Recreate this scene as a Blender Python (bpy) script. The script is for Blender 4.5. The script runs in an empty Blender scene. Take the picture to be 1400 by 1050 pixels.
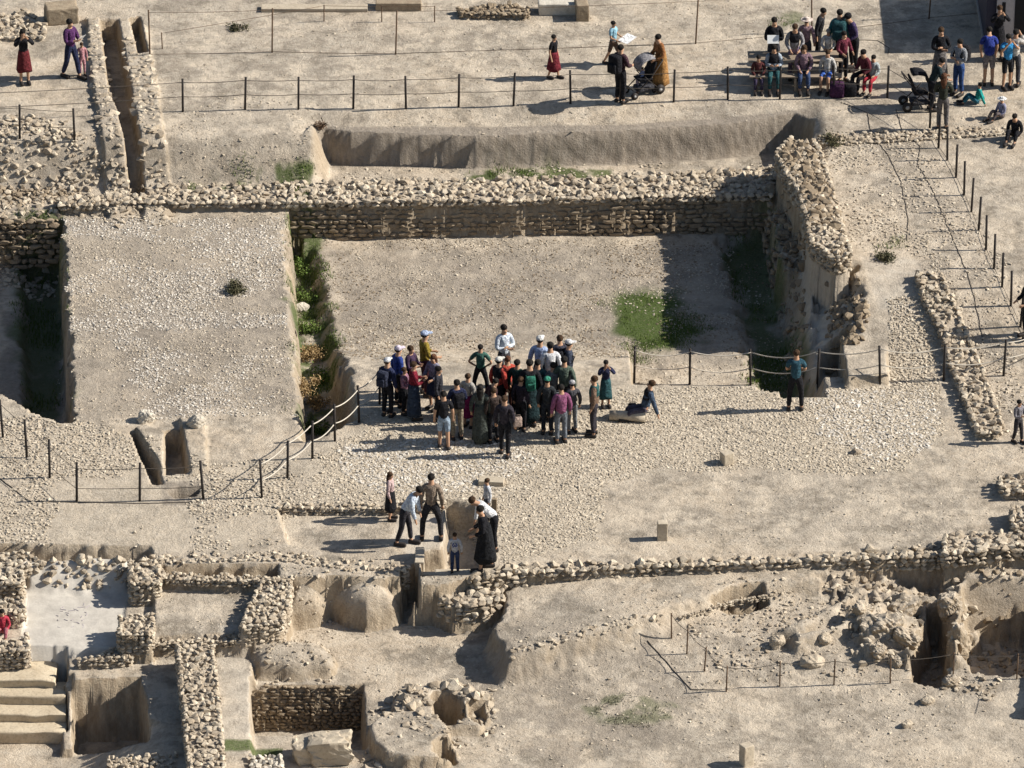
import bpy, bmesh, math, random
import numpy as np
from mathutils import Vector, Matrix, Euler

random.seed(7)
RNG = np.random.default_rng(11)
R = math.radians

# ------------------------------------------------------------------ camera, sky, sun, exposure
PITCH = 28.0
DIST = 150.0
FPX = 8100.0                                   # focal length in pixels of a 1400 px wide frame
scene = bpy.context.scene
cp, sp = math.cos(R(PITCH)), math.sin(R(PITCH))
CAM = np.array([0.0, -DIST * cp, DIST * sp])
cam_data = bpy.data.cameras.new("camera")
cam_data.sensor_width = 36.0
cam_data.lens = FPX / 1400 * 36.0
cam_data.clip_start = 1.0
cam_data.clip_end = 2500.0
camera = bpy.data.objects.new("camera", cam_data)
camera.location = CAM
camera.rotation_euler = (R(90 - PITCH), 0, 0)
scene.collection.objects.link(camera)
scene.camera = camera

SUN_EL, SUN_AZ = 35.0, 3.5                     # azimuth measured from +X towards +Y
sd = Vector((math.cos(R(SUN_EL)) * math.cos(R(SUN_AZ)), math.cos(R(SUN_EL)) * math.sin(R(SUN_AZ)), math.sin(R(SUN_EL))))
world = bpy.data.worlds.new("World")
scene.world = world
world.use_nodes = True
wn = world.node_tree
sky = wn.nodes.new("ShaderNodeTexSky")
sky.sky_type = 'NISHITA'
sky.sun_disc = False
sky.sun_elevation = R(SUN_EL)
sky.sun_rotation = R(90 - SUN_AZ)
bg = wn.nodes["Background"]
wn.links.new(sky.outputs[0], bg.inputs[0])
bg.inputs[1].default_value = 0.06
sun_data = bpy.data.lights.new("sun", 'SUN')
sun_data.energy = 5.0
sun_data.angle = R(0.5)
sun_data.color = (1.0, 0.945, 0.86)
sun = bpy.data.objects.new("sun", sun_data)
sun.rotation_euler = sd.to_track_quat('Z', 'Y').to_euler()
sun.location = (30, 5, 30)
scene.collection.objects.link(sun)
vs = scene.view_settings
vs.view_transform = 'Standard'
vs.look = 'None'
vs.exposure = 0.60
vs.gamma = 1.0
vs.use_curve_mapping = False

COL = scene.collection

# ------------------------------------------------------------------ helpers
def W(px, py, z=0.0):
    """the place on the level z that the picture shows at px, py (1400 x 1050)"""
    a, b = (px - 700) / FPX, (py - 525) / FPX
    d = np.array([a, cp - b * sp, -sp - b * cp])
    t = (z - CAM[2]) / d[2]
    p = CAM + t * d
    return float(p[0]), float(p[1])

def WP(poly, z=0.0):
    return [W(p[0], p[1], p[2] if len(p) > 2 else z) for p in poly]

_lat = {}
def vnoise(X, Y, scale, seed=0):
    if seed not in _lat:
        _lat[seed] = np.random.default_rng(seed + 100).random((256, 256)) * 2 - 1
    L = _lat[seed]
    x, y = np.asarray(X) / scale + 1000.37, np.asarray(Y) / scale + 1000.71
    xi, yi = np.floor(x).astype(int), np.floor(y).astype(int)
    fx, fy = x - xi, y - yi
    fx, fy = fx * fx * (3 - 2 * fx), fy * fy * (3 - 2 * fy)
    xi, yi, xj, yj = xi & 255, yi & 255, (xi + 1) & 255, (yi + 1) & 255
    return (L[xi, yi] * (1 - fx) + L[xj, yi] * fx) * (1 - fy) + (L[xi, yj] * (1 - fx) + L[xj, yj] * fx) * fy

def fbm(X, Y, scale, oct=4, seed=0):
    s, a, t = 0, 1.0, 0
    for k in range(oct):
        s = s + a * vnoise(X, Y, scale / 2 ** k, seed + k); t += a; a *= 0.5
    return s / t

def smooth(t):
    t = np.clip(t, 0, 1)
    return t * t * (3 - 2 * t)

def sdf(poly, X, Y):
    """signed distance to a polygon, negative inside"""
    n = len(poly)
    d2 = np.full(X.shape, 1e18)
    inside = np.zeros(X.shape, bool)
    for i in range(n):
        ax, ay = poly[i]; bx, by = poly[(i + 1) % n]
        ex, ey = bx - ax, by - ay
        wx, wy = X - ax, Y - ay
        t = np.clip((wx * ex + wy * ey) / (ex * ex + ey * ey + 1e-12), 0, 1)
        d2 = np.minimum(d2, (wx - t * ex) ** 2 + (wy - t * ey) ** 2)
        if abs(ey) > 1e-12:
            c = ((ay > Y) != (by > Y)) & (X < ex * (Y - ay) / ey + ax)
            inside ^= c
    return np.where(inside, -1, 1) * np.sqrt(d2)

def tag(o, label=None, cat=None, group=None, kind=None):
    if label: o['label'] = label
    if cat: o['category'] = cat
    if group: o['group'] = group
    if kind: o['kind'] = kind
    return o

def empty(name, loc, rz=0.0):
    o = bpy.data.objects.new(name, None)
    o.empty_display_size = 0.2
    o.location = loc
    o.rotation_euler = (0, 0, rz)
    COL.objects.link(o)
    return o

def mesh_np(name, V, F, mat=None, smooth_=False):
    """mesh from numpy vertices and faces (all of one size)"""
    me = bpy.data.meshes.new(name)
    n, m, k = len(V), len(F), F.shape[1]
    me.vertices.add(n); me.vertices.foreach_set('co', np.ascontiguousarray(V, dtype=np.float32).ravel())
    me.loops.add(m * k); me.loops.foreach_set('vertex_index', np.ascontiguousarray(F, dtype=np.int32).ravel())
    me.polygons.add(m)
    me.polygons.foreach_set('loop_start', np.arange(m, dtype=np.int32) * k)
    me.polygons.foreach_set('use_smooth', np.full(m, smooth_))
    me.update(calc_edges=True)
    if mat: me.materials.append(mat)
    return me

def link(name, me, parent=None, loc=(0, 0, 0)):
    o = bpy.data.objects.new(name, me)
    o.location = loc
    COL.objects.link(o)
    if parent is not None: o.parent = parent
    return o

class MB:
    """collects simple solids into one mesh"""
    def __init__(s): s.bm = bmesh.new()
    def box(s, c, size, rot=None, bev=0.0):
        r = bmesh.ops.create_cube(s.bm, size=1.0)
        vs_ = r['verts']
        M = Matrix.Translation(c) @ (rot.to_4x4() if rot else Matrix.Identity(4)) @ Matrix.Diagonal((*size, 1))
        bmesh.ops.transform(s.bm, matrix=M, verts=vs_)
        if bev > 0:
            es = list({e for v in vs_ for e in v.link_edges})
            bmesh.ops.bevel(s.bm, geom=es, offset=bev, segments=2, affect='EDGES', profile=0.6)
        return s
    def tube(s, pts, r, seg=8, r2=None, cap=True):
        pts = [Vector(p) for p in pts]
        rings = []
        n = len(pts)
        for i, p in enumerate(pts):
            d = (pts[min(i + 1, n - 1)] - pts[max(i - 1, 0)]).normalized()
            u = d.orthogonal().normalized() if i == 0 else (u - d * u.dot(d)).normalized()
            v = d.cross(u)
            rr = r if r2 is None else r + (r2 - r) * i / max(n - 1, 1)
            rings.append([s.bm.verts.new(p + rr * (math.cos(a) * u + math.sin(a) * v)) for a in [2 * math.pi * k / seg for k in range(seg)]])
        for a, b in zip(rings, rings[1:]):
            for k in range(seg):
                s.bm.faces.new((a[k], a[(k + 1) % seg], b[(k + 1) % seg], b[k]))
        if cap:
            s.bm.faces.new(rings[0][::-1]); s.bm.faces.new(rings[-1])
        return s
    def loft(s, rings, cap=True):
        rr = [[s.bm.verts.new(p) for p in ring] for ring in rings]
        n = len(rr[0])
        for a, b in zip(rr, rr[1:]):
            for k in range(n):
                s.bm.faces.new((a[k], a[(k + 1) % n], b[(k + 1) % n], b[k]))
        if cap:
            s.bm.faces.new(rr[0][::-1]); s.bm.faces.new(rr[-1])
        return s
    def sphere(s, c, size, seg=12, rings=8, rot=None):
        r = bmesh.ops.create_uvsphere(s.bm, u_segments=seg, v_segments=rings, radius=1.0)
        M = Matrix.Translation(c) @ (rot.to_4x4() if rot else Matrix.Identity(4)) @ Matrix.Diagonal((*size, 1))
        bmesh.ops.transform(s.bm, matrix=M, verts=r['verts'])
        return s
    def build(s, name, mat, parent=None, smooth_=True, loc=(0, 0, 0)):
        bmesh.ops.recalc_face_normals(s.bm, faces=s.bm.faces[:])
        me = bpy.data.meshes.new(name)
        s.bm.to_mesh(me); s.bm.free()
        if smooth_: me.polygons.foreach_set('use_smooth', np.full(len(me.polygons), True))
        me.materials.append(mat)
        return link(name, me, parent, loc)

# ------------------------------------------------------------------ materials
def new_mat(name):
    m = bpy.data.materials.new(name)
    m.use_nodes = True
    nt = m.node_tree
    b = nt.nodes["Principled BSDF"]
    b.inputs["Specular IOR Level"].default_value = 0.15
    return m, nt, b

def N(nt, t, **kw):
    n = nt.nodes.new(t)
    for k, v in kw.items():
        if k in n.inputs: n.inputs[k].default_value = v
        else: setattr(n, k, v)
    return n

def mix(nt, f, a, b, mode='MIX'):
    n = nt.nodes.new('ShaderNodeMix'); n.data_type = 'RGBA'; n.blend_type = mode
    for s, v in ((n.inputs[0], f), (n.inputs[6], a), (n.inputs[7], b)):
        if isinstance(v, bpy.types.NodeSocket): nt.links.new(v, s)
        elif isinstance(v, (int, float)): s.default_value = v
        else: s.default_value = (*v, 1)
    return n.outputs[2]

def ramp(nt, src, stops):
    r = nt.nodes.new('ShaderNodeValToRGB')
    e = r.color_ramp.elements
    while len(e) < len(stops): e.new(0.5)
    for el, (p, c) in zip(e, stops):
        el.position = p
        el.color = (c, c, c, 1) if isinstance(c, (int, float)) else (*c, 1)
    nt.links.new(src, r.inputs[0])
    return r.outputs[0]

def noise(nt, vec, scale, detail=4, rough=0.6):
    n = N(nt, 'ShaderNodeTexNoise', Scale=scale, Detail=detail, Roughness=rough)
    nt.links.new(vec, n.inputs['Vector'])
    return n.outputs['Fac']

def voro(nt, vec, scale, out='Distance', feature='F1'):
    n = N(nt, 'ShaderNodeTexVoronoi', Scale=scale)
    n.feature = feature
    nt.links.new(vec, n.inputs['Vector'])
    return n.outputs[out]

def math_(nt, op, a, b=None):
    n = nt.nodes.new('ShaderNodeMath'); n.operation = op
    for s, v in zip(n.inputs, (a, b)):
        if v is None: continue
        if isinstance(v, bpy.types.NodeSocket): nt.links.new(v, s)
        else: s.default_value = v
    return n.outputs[0]

def bump(nt, b, h, strength, dist, prev=None):
    n = N(nt, 'ShaderNodeBump', Strength=strength, Distance=dist)
    nt.links.new(h, n.inputs['Height'])
    if prev is not None: nt.links.new(prev, n.inputs['Normal'])
    nt.links.new(n.outputs[0], b.inputs['Normal'])
    return n.outputs[0]

def make_ground_mat():
    m, nt, b = new_mat('desert_soil')
    geo = N(nt, 'ShaderNodeNewGeometry'); P = geo.outputs['Position']
    att = N(nt, 'ShaderNodeVertexColor'); att.layer_name = 'cover'
    sep = nt.nodes.new('ShaderNodeSeparateColor'); nt.links.new(att.outputs[0], sep.inputs[0])
    green, plaster, pale = sep.outputs[0], sep.outputs[1], sep.outputs[2]
    brown = att.outputs['Alpha']
    n1 = noise(nt, P, 0.55, 6, 0.62)
    n2 = noise(nt, P, 3.3, 6, 0.7)
    n3 = noise(nt, P, 19, 5, 0.75)
    n0 = noise(nt, P, 0.17, 4, 0.55)
    nm = noise(nt, P, 1.25, 7, 0.7)
    c = mix(nt, ramp(nt, n0, [(0.43, 0), (0.57, 1)]), (0.49, 0.405, 0.305), (0.42, 0.36, 0.285))
    c = mix(nt, ramp(nt, n1, [(0.47, 0), (0.57, 0.9)]), c, (0.315, 0.27, 0.215))
    c = mix(nt, ramp(nt, nm, [(0.50, 0), (0.60, 0.85)]), c, (0.60, 0.51, 0.395))
    c = mix(nt, ramp(nt, nm, [(0.36, 0.95), (0.46, 0)]), c, (0.235, 0.20, 0.155))
    c = mix(nt, ramp(nt, n2, [(0.5, 0), (0.66, 0.7)]), c, (0.52, 0.455, 0.365))
    c = mix(nt, ramp(nt, n2, [(0.32, 0.8), (0.46, 0)]), c, (0.285, 0.24, 0.185))
    # pebbly speckle
    vc = voro(nt, P, 16, 'Color'); vs2 = nt.nodes.new('ShaderNodeSeparateColor'); nt.links.new(vc, vs2.inputs[0])
    spk = ramp(nt, vs2.outputs[0], [(0.0, 0), (0.70, 0), (0.9, 1)])
    c = mix(nt, math_(nt, 'MULTIPLY', math_(nt, 'MULTIPLY', spk, math_(nt, 'ADD', 0.12, math_(nt, 'MULTIPLY', pale, 0.7))), math_(nt, 'SUBTRACT', 1.0, plaster)), c, (0.60, 0.54, 0.45))
    spd = ramp(nt, vs2.outputs[1], [(0.0, 1), (0.12, 0.5), (0.2, 0)])
    c = mix(nt, math_(nt, 'MULTIPLY', math_(nt, 'MULTIPLY', spd, math_(nt, 'ADD', 0.3, math_(nt, 'MULTIPLY', pale, 0.6))), ramp(nt, n2, [(0.35, 1), (0.6, 0.25)])), c, (0.17, 0.14, 0.11))
    # steep faces: compacted earth and stone, warmer
    sepn = nt.nodes.new('ShaderNodeSeparateXYZ'); nt.links.new(geo.outputs['True Normal'], sepn.inputs[0])
    steep = ramp(nt, sepn.outputs[2], [(0.25, 1), (0.75, 0)])
    mp = N(nt, 'ShaderNodeMapping'); nt.links.new(P, mp.inputs[0]); mp.inputs['Scale'].default_value = (5, 5, 1.6)
    ns = noise(nt, mp.outputs[0], 1.6, 6, 0.7)
    sc = mix(nt, ramp(nt, ns, [(0.35, 0), (0.65, 1)]), (0.29, 0.225, 0.155), (0.44, 0.36, 0.26))
    c = mix(nt, steep, c, sc)
    c = mix(nt, pale, c, mix(nt, ramp(nt, n3, [(0.35, 0), (0.62, 1)]), (0.36, 0.30, 0.225), (0.57, 0.495, 0.39)))
    c = mix(nt, plaster, c, mix(nt, ramp(nt, n2, [(0.35, 0), (0.65, 1)]), (0.42, 0.385, 0.335), (0.54, 0.50, 0.435)))
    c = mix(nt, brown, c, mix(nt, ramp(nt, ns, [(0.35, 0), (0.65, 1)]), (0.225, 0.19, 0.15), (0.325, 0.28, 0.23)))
    c = mix(nt, math_(nt, 'MULTIPLY', green, ramp(nt, n3, [(0.35, 0.75), (0.55, 1)])), c, (0.06, 0.092, 0.018))
    nt.links.new(c, b.inputs['Base Color'])
    b.inputs['Roughness'].default_value = 0.95
    h = math_(nt, 'ADD', math_(nt, 'MULTIPLY', n2, 1.2), math_(nt, 'MULTIPLY', n3, 0.7))
    h = math_(nt, 'MULTIPLY', h, math_(nt, 'SUBTRACT', 1.0, math_(nt, 'MULTIPLY', plaster, 0.85)))
    p = bump(nt, b, h, 0.75, 0.08)
    bump(nt, b, math_(nt, 'MULTIPLY', vs2.outputs[0], math_(nt, 'SUBTRACT', 1.0, plaster)), 0.3, 0.02, p)
    return m

def make_stone_mat(name, c1, c2, c3, scale=7.0, bumpd=0.03):
    m, nt, b = new_mat(name)
    geo = N(nt, 'ShaderNodeNewGeometry')
    oi = N(nt, 'ShaderNodeObjectInfo')
    P = geo.outputs['Position']
    rnd = math_(nt, 'FRACT', math_(nt, 'ADD', oi.outputs['Random'], geo.outputs['Random Per Island']))
    n1 = noise(nt, P, scale, 6, 0.7); n2 = noise(nt, P, scale * 5, 4, 0.7)
    c = mix(nt, rnd, c1, c2)
    c = mix(nt, ramp(nt, n1, [(0.42, 0), (0.72, 0.8)]), c, c3)
    c = mix(nt, ramp(nt, n2, [(0.3, 0.5), (0.5, 0)]), c, tuple(0.5 * v for v in c3))
    nt.links.new(c, b.inputs['Base Color'])
    b.inputs['Roughness'].default_value = 0.92
    bump(nt, b, math_(nt, 'ADD', n1, math_(nt, 'MULTIPLY', n2, 0.5)), 0.8, bumpd)
    return m

M_GROUND = make_ground_mat()
M_STONE = make_stone_mat('limestone', (0.62, 0.54, 0.42), (0.33, 0.27, 0.20), (0.30, 0.235, 0.165))
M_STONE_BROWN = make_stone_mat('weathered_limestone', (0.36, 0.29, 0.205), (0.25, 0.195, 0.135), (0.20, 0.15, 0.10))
M_STONE_PALE = make_stone_mat('pale_limestone', (0.66, 0.61, 0.52), (0.48, 0.43, 0.35), (0.40, 0.35, 0.28))
M_PLASTER = make_stone_mat('old_plaster', (0.53, 0.46, 0.355), (0.46, 0.395, 0.30), (0.38, 0.31, 0.23), 3.0, 0.02)
M_STEP = make_stone_mat('yellow_plaster', (0.56, 0.475, 0.345), (0.52, 0.435, 0.31), (0.40, 0.32, 0.22), 3.0, 0.02)
M_PEBBLE = make_stone_mat('pebbles', (0.64, 0.565, 0.45), (0.38, 0.32, 0.24), (0.34, 0.28, 0.21), 12.0, 0.01)

_cm = {}
def cloth(rgb, rough=0.85):
    k = tuple(round(v, 3) for v in rgb) + (rough,)
    if k not in _cm:
        m, nt, b = new_mat('fabric')
        geo = N(nt, 'ShaderNodeNewGeometry')
        n1 = noise(nt, geo.outputs['Position'], 13, 5, 0.65)
        c = mix(nt, ramp(nt, n1, [(0.38, 0), (0.62, 1)]), tuple(v * 0.62 for v in rgb), tuple(min(v * 1.2 + 0.004, 0.85) for v in rgb))
        nt.links.new(c, b.inputs['Base Color'])
        b.inputs['Roughness'].default_value = rough
        bump(nt, b, n1, 1.0, 0.09)
        _cm[k] = m
    return _cm[k]

def plain(name, rgb, rough=0.6, metal=0.0):
    m, nt, b = new_mat(name)
    geo = N(nt, 'ShaderNodeNewGeometry')
    n1 = noise(nt, geo.outputs['Position'], 14, 4, 0.6)
    c = mix(nt, n1, tuple(v * 0.75 for v in rgb), tuple(min(v * 1.2, 0.9) for v in rgb))
    nt.links.new(c, b.inputs['Base Color'])
    b.inputs['Roughness'].default_value = rough
    b.inputs['Metallic'].default_value = metal
    return m

M_POST = plain('dark_steel', (0.035, 0.03, 0.028), 0.6)
M_RUST = plain('rusty_steel', (0.13, 0.085, 0.055), 0.8)
M_ROPE = plain('pale_rope', (0.55, 0.50, 0.42), 0.9)
M_WIRE = plain('dark_cable', (0.10, 0.085, 0.07), 0.8)
M_HOSE = plain('black_hose', (0.10, 0.085, 0.07), 0.7)
M_PEBBLE_W = make_stone_mat('whitish_pebbles', (0.74, 0.69, 0.61), (0.50, 0.45, 0.38), (0.40, 0.35, 0.29), 12.0, 0.01)
M_WOOD = plain('grey_wood', (0.30, 0.24, 0.18), 0.8)
M_SKIN = plain('skin', (0.42, 0.25, 0.16), 0.6)
M_SHOE = plain('shoe_leather', (0.035, 0.03, 0.028), 0.6)
M_PAPER = plain('white_paper', (0.75, 0.75, 0.73), 0.8)
# ------------------------------------------------------------------ the ground: one sheet, dug and raised where the site is
def grid_lines(lo, hi, step, far):
    a = list(np.arange(lo, hi + 1e-6, step))
    d = step; x = hi; up = []
    while x < far: d *= 1.28; x += d; up.append(x)
    d = step; x = lo; dn = []
    while x > -far: d *= 1.28; x -= d; dn.append(x)
    return np.array(dn[::-1] + a + up)

GX = grid_lines(-14.6, 14.6, 0.046, 600.0)
GY = grid_lines(-20.5, 24.5, 0.064, 600.0)
X, Y = np.meshgrid(GX, GY)
NX_, NY_ = X.shape[1], X.shape[0]
EDGE = 0.5 * fbm(X, Y, 0.5, 3, 5) + 0.5 * fbm(X, Y, 0.17, 2, 9)

def yy(py, z=0.0): return W(700, py, z)[1]
def xx(px, py=525, z=0.0): return W(px, py, z)[0]

H = np.zeros_like(X)
COVER = np.zeros(X.shape + (4,), np.float32)    # R green, G plaster, B pale gravel, A brown earth and painted shade

def window(P, pad):
    xs = [p[0] for p in P]; ys = [p[1] for p in P]
    i0, i1 = np.searchsorted(GX, [min(xs) - pad, max(xs) + pad])
    j0, j1 = np.searchsorted(GY, [min(ys) - pad, max(ys) + pad])
    return slice(j0, j1), slice(i0, i1)

def carve(poly, z, w=0.07, rough=0.05, zp=None, mode='set', world=False):
    """bring the ground inside a polygon to the height z (number or function)"""
    zp = zp if zp is not None else (z if not callable(z) else 0.0)
    P = poly if world else WP(poly, zp)
    s = window(P, w + rough + 0.3)
    x, y = X[s], Y[s]
    d = sdf(P, x, y) + EDGE[s] * rough * 2
    m = smooth(0.5 - d / w)
    t = z(x, y) if callable(z) else z
    h = H[s]
    new = h * (1 - m) + t * m
    if mode == 'min': new = np.minimum(h, new)
    if mode == 'max': new = np.maximum(h, new)
    if mode == 'add': new = h + t * m
    H[s] = new

def paint(poly, ch, amount=1.0, w=0.3, rough=0.3, zp=0.0, patch=0.0):
    P = WP(poly, zp)
    s = window(P, w + rough * 2 + 0.3)
    x, y = X[s], Y[s]
    d = sdf(P, x, y) + fbm(x, y, 0.8, 4, 21 + ch) * rough * 2
    m = smooth(0.5 - d / w) * amount
    if patch: m = m * smooth(0.5 + fbm(x, y, 0.5, 4, 33) * patch)
    COVER[s][..., ch] = np.maximum(COVER[s][..., ch], m)

# gentle rise from the paved middle to the upper terrace
y200 = yy(200, 0.95)
rt = smooth((X - xx(960)) / (xx(1100) - xx(960)))
H[:] = 0.95 * (smooth((Y - 0.5) / (y200 - 0.5)) * (1 - rt) + smooth((Y - 0.0) / 4.6) * rt) + np.clip(Y - y200, 0, 400) * 0.012
# left: terrace above, bank of rubble, platform below
yA, yB = yy(182, 0.95), yy(268, -0.2)
s = (X < xx(425, 240)) & (Y > 0.2) & (Y < yA + 0.5)
bank = -0.2 + 1.15 * smooth((Y - yB) / (yA - yB))
blend = smooth((xx(425, 240) - X) / 0.5 + 0.5)
H[s] = (H * (1 - blend) + bank * blend)[s]
H += 0.035 * fbm(X, Y, 3.0, 4, 1) + 0.012 * fbm(X, Y, 0.5, 3, 2)

yR = yy(172, 0.85)
H -= 0.24 * smooth((yR + 1.5 - Y) / 1.5) * smooth((X - xx(400, 170)) / 1.0) * (1 - smooth((X - xx(1100, 170)) / 0.5)) * (Y > yy(262, 0.0))
# channel between the long earth bank and the pool wall
carve([(424, 222), (445, 219), (480, 224), (650, 229), (850, 222), (1000, 214), (1085, 204), (1112, 212), (1100, 262), (1066, 294), (900, 296), (400, 300), (404, 250)],
      lambda x, y: -0.2 + 0.05 * fbm(x, y, 0.8, 3, 4) + 1.1 * smooth((x - xx(1094, 200)) / 0.5) + (np.maximum(0, -0.2 + 1.15 * smooth((y - yB) / (yA - yB)) + 0.2)) * (1 - smooth((x - xx(425, 222)) / 0.55)), w=0.11, rough=0.012, zp=-0.2)

# platform between the two pools
carve([(78, 284), (393, 287), (416, 574), (440, 600), (60, 610)], lambda x, y: -0.22 + 0.22 * smooth((8.5 - y) / 8.0) + 0.06 * fbm(x, y, 1.6, 4, 6), w=0.07, rough=0.04, zp=-0.15)

# big pool: earth fill rising to the paving at its near left
x870 = xx(868)
def fill(x, y):
    f = smooth((y - 0.3) / 4.6) + smooth((x - x870 + 0.1) / 0.15)
    left = smooth((x - xx(425, 400, -1)) / 0.9)
    return -1.05 * np.clip(f, 0, 1) * (0.9 + 0.1 * left) + 0.07 * fbm(x, y, 1.7, 4, 7) + 0.02 * fbm(x, y, 0.3, 3, 8)
carve([(395, 275, 0.07), (700, 272, 0.07), (900, 266, 0.07), (1053, 264, 0.07), (1062, 400), (1085, 500), (1105, 576), (884, 574), (700, 574), (500, 574), (425, 610)], fill, w=0.10, rough=0.04, zp=-1.05)
carve([(1010, 322), (1045, 318), (1064, 400), (1090, 500), (1106, 576), (1060, 576)], lambda x, y: -1.2, w=0.9, rough=0.16, zp=-1.05, mode='min')
carve([(985, 324), (1045, 322), (1062, 400), (1085, 500), (1105, 576), (1050, 574), (1025, 480), (1005, 400)], lambda x, y: -1.4 + 0.05 * fbm(x, y, 0.8, 3, 4), w=0.5, rough=0.15, zp=-1.05)
# overgrown trench left in the pool
carve([(398, 370), (422, 362), (432, 380), (444, 440), (452, 500), (470, 575), (480, 640), (425, 668), (416, 600)], lambda x, y: -1.45 + 0.08 * fbm(x, y, 0.6, 3, 4), w=0.5, rough=0.10, zp=-1.45)
carve([(398, 330), (412, 330), (428, 600), (420, 668), (416, 600)], lambda x, y: -1.45 + 0.08 * fbm(x, y, 0.6, 3, 4), w=0.06, rough=0.03, zp=-1.4)

# left deep pool
carve([(-500, 362), (82, 362), (99, 650), (85, 650), (40, 625), (0, 608), (-500, 560)], lambda x, y: -1.55 + 0.12 * fbm(x, y, 1.0, 4, 4), w=0.07, rough=0.05, zp=-1.55)
carve([(30, 362), (82, 362), (99, 650), (85, 650), (40, 625)], -2.0, w=0.35, rough=0.1, zp=-1.55)

# right side wall zone: broken rim of the big pool
fa, fb = W(1060, 360, -1.05), W(1092, 520, -1.05)
def sidewall(x, y):
    xf = fa[0] + (fa[1] - y) * (fb[0] - fa[0]) / (fa[1] - fb[1])
    return -1.15 + 2.2 * np.clip((x - xf + 0.05) / 0.98, 0, 1.3) + 0.10 * fbm(x, y, 0.4, 4, 19)
carve([(1030, 346), (1128, 346), (1150, 400), (1165, 470), (1165, 523), (1070, 523)], sidewall, w=0.08, rough=0.03, zp=0.4, mode='min')
carve([(1112, 395), (1140, 392), (1165, 395), (1188, 440), (1182, 466), (1150, 472), (1112, 472)], lambda x, y: -0.3 + 1.0 * np.clip((x - xx(1112, 440, 0.2)) / 1.25, 0, 1.2) + 0.2 * fbm(x, y, 0.35, 4, 12), w=0.15, rough=0.15, zp=0.3, mode='min')
carve([(1124, 470), (1160, 465), (1165, 515), (1118, 515)], -0.75, w=0.07, rough=0.02, zp=0.0, mode='min')
carve([(1148, 462), (1180, 455), (1212, 458), (1215, 512), (1158, 516)], 0.30, w=0.08, rough=0.015, zp=0.30, mode='max')
xe_a, xe_b = W(1058, 235, 0.4), W(1098, 350, 0.2)
def rimz(x, y):
    xe = xe_a[0] + (xe_a[1] - y) * (xe_b[0] - xe_a[0]) / (xe_a[1] - xe_b[1])
    return -0.1 + 0.95 * np.clip((x - xe) / 0.7, 0, 1.3) + 0.22 * fbm(x, y, 0.3, 4, 18)
carve([(1030, 235), (1090, 206), (1118, 235), (1156, 325), (1152, 345), (1128, 352), (1060, 352), (1030, 290)], rimz, w=0.12, rough=0.12, zp=0.5, mode='min')

# drop to the lower ground in front of the plateau
low = [(-500, 768), (30, 762), (200, 782), (350, 788), (545, 792), (560, 800), (600, 802), (660, 786), (700, 777), (800, 772), (900, 767), (1100, 759), (1290, 752), (1400, 745), (2200, 725), (2200, 1500), (-500, 1500)]
def lowz(x, y):
    r = smooth((x - xx(600)) / 5.0) * smooth((y + 15.5) / 5.0)
    return -1.08 + 0.55 * r + 0.07 * fbm(x, y, 2.2, 4, 14)
carve(low, lowz, w=0.10, rough=0.06, zp=0.0)
terr = [(684, 808), (690, 835), (672, 858), (692, 898), (720, 895), (760, 884), (850, 862), (900, 850), (925, 838), (1000, 815), (1130, 798), (1400, 792), (2200, 780), (2200, 720), (1400, 738), (1290, 752), (1100, 764), (900, 772), (800, 777), (700, 785)]
carve(terr, lambda x, y: -0.20 - 0.15 * (1 - smooth((x - xx(690)) / 2.5)) + 0.04 * fbm(x, y, 1.2, 4, 15), w=0.5, rough=0.05, zp=-0.30, mode='max')
carve([(684, 808), (690, 835), (672, 858), (690, 890), (740, 880), (760, 800)], lambda x, y: -0.38, w=0.12, rough=0.08, zp=-0.40, mode='max')

# water channels of the upper left
carve([(118, 30), (140, 30), (158, 130), (182, 236), (150, 244), (128, 130)], 0.14, w=0.10, rough=0.04, zp=1.0, mode='add')
carve([(160, 30), (200, 40), (212, 110), (232, 215), (228, 244), (196, 244), (178, 130)], 0.12, w=0.10, rough=0.04, zp=1.0, mode='add')
carve([(137, 31), (160, 31), (178, 120), (199, 232), (184, 234), (160, 150), (150, 130)], -0.62, w=0.08, rough=0.02, zp=0.95, mode='add')
carve([(178, 28), (190, 25), (201, 76), (190, 78)], -0.6, w=0.08, rough=0.02, zp=1.0, mode='add')

# small pools of the middle left
carve([(180, 592), (190, 590), (214, 628), (222, 662), (210, 662), (196, 630)], -0.55, w=0.08, rough=0.03, zp=0.0)
carve([(184, 585), (198, 580), (226, 588), (224, 645), (212, 625)], 0.12, w=0.08, rough=0.03, zp=0.1)
carve([(226, 590), (250, 588), (258, 646), (226, 650)], lambda x, y: -0.62 + 0.0 * x, w=0.07, rough=0.02, zp=0.0)
carve([(244, 570), (280, 580), (286, 640), (262, 645)], 0.14, w=0.10, rough=0.04, zp=0.1)
carve([(229, 672), (245, 667), (274, 668), (268, 679), (240, 681)], -0.95, w=0.07, rough=0.02, zp=0.0)

# channel and inlet basin by the visitors
carve([(380, 696), (530, 694), (606, 692), (612, 745), (560, 772), (470, 764), (395, 748)], lambda x, y: -0.16 + 0.02 * fbm(x, y, 0.8, 3, 3), w=0.09, rough=0.03, zp=-0.1)
carve([(608, 684), (650, 690), (668, 705), (672, 752), (655, 775), (618, 782), (578, 786), (576, 748), (606, 745), (612, 715)], lambda x, y: -0.75 + 0.02 * fbm(x, y, 0.8, 3, 3), w=0.09, rough=0.03, zp=0.0)
carve([(549, 782), (570, 780), (572, 815), (549, 815)], -1.1, w=0.07, rough=0.01, zp=-0.3)

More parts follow.
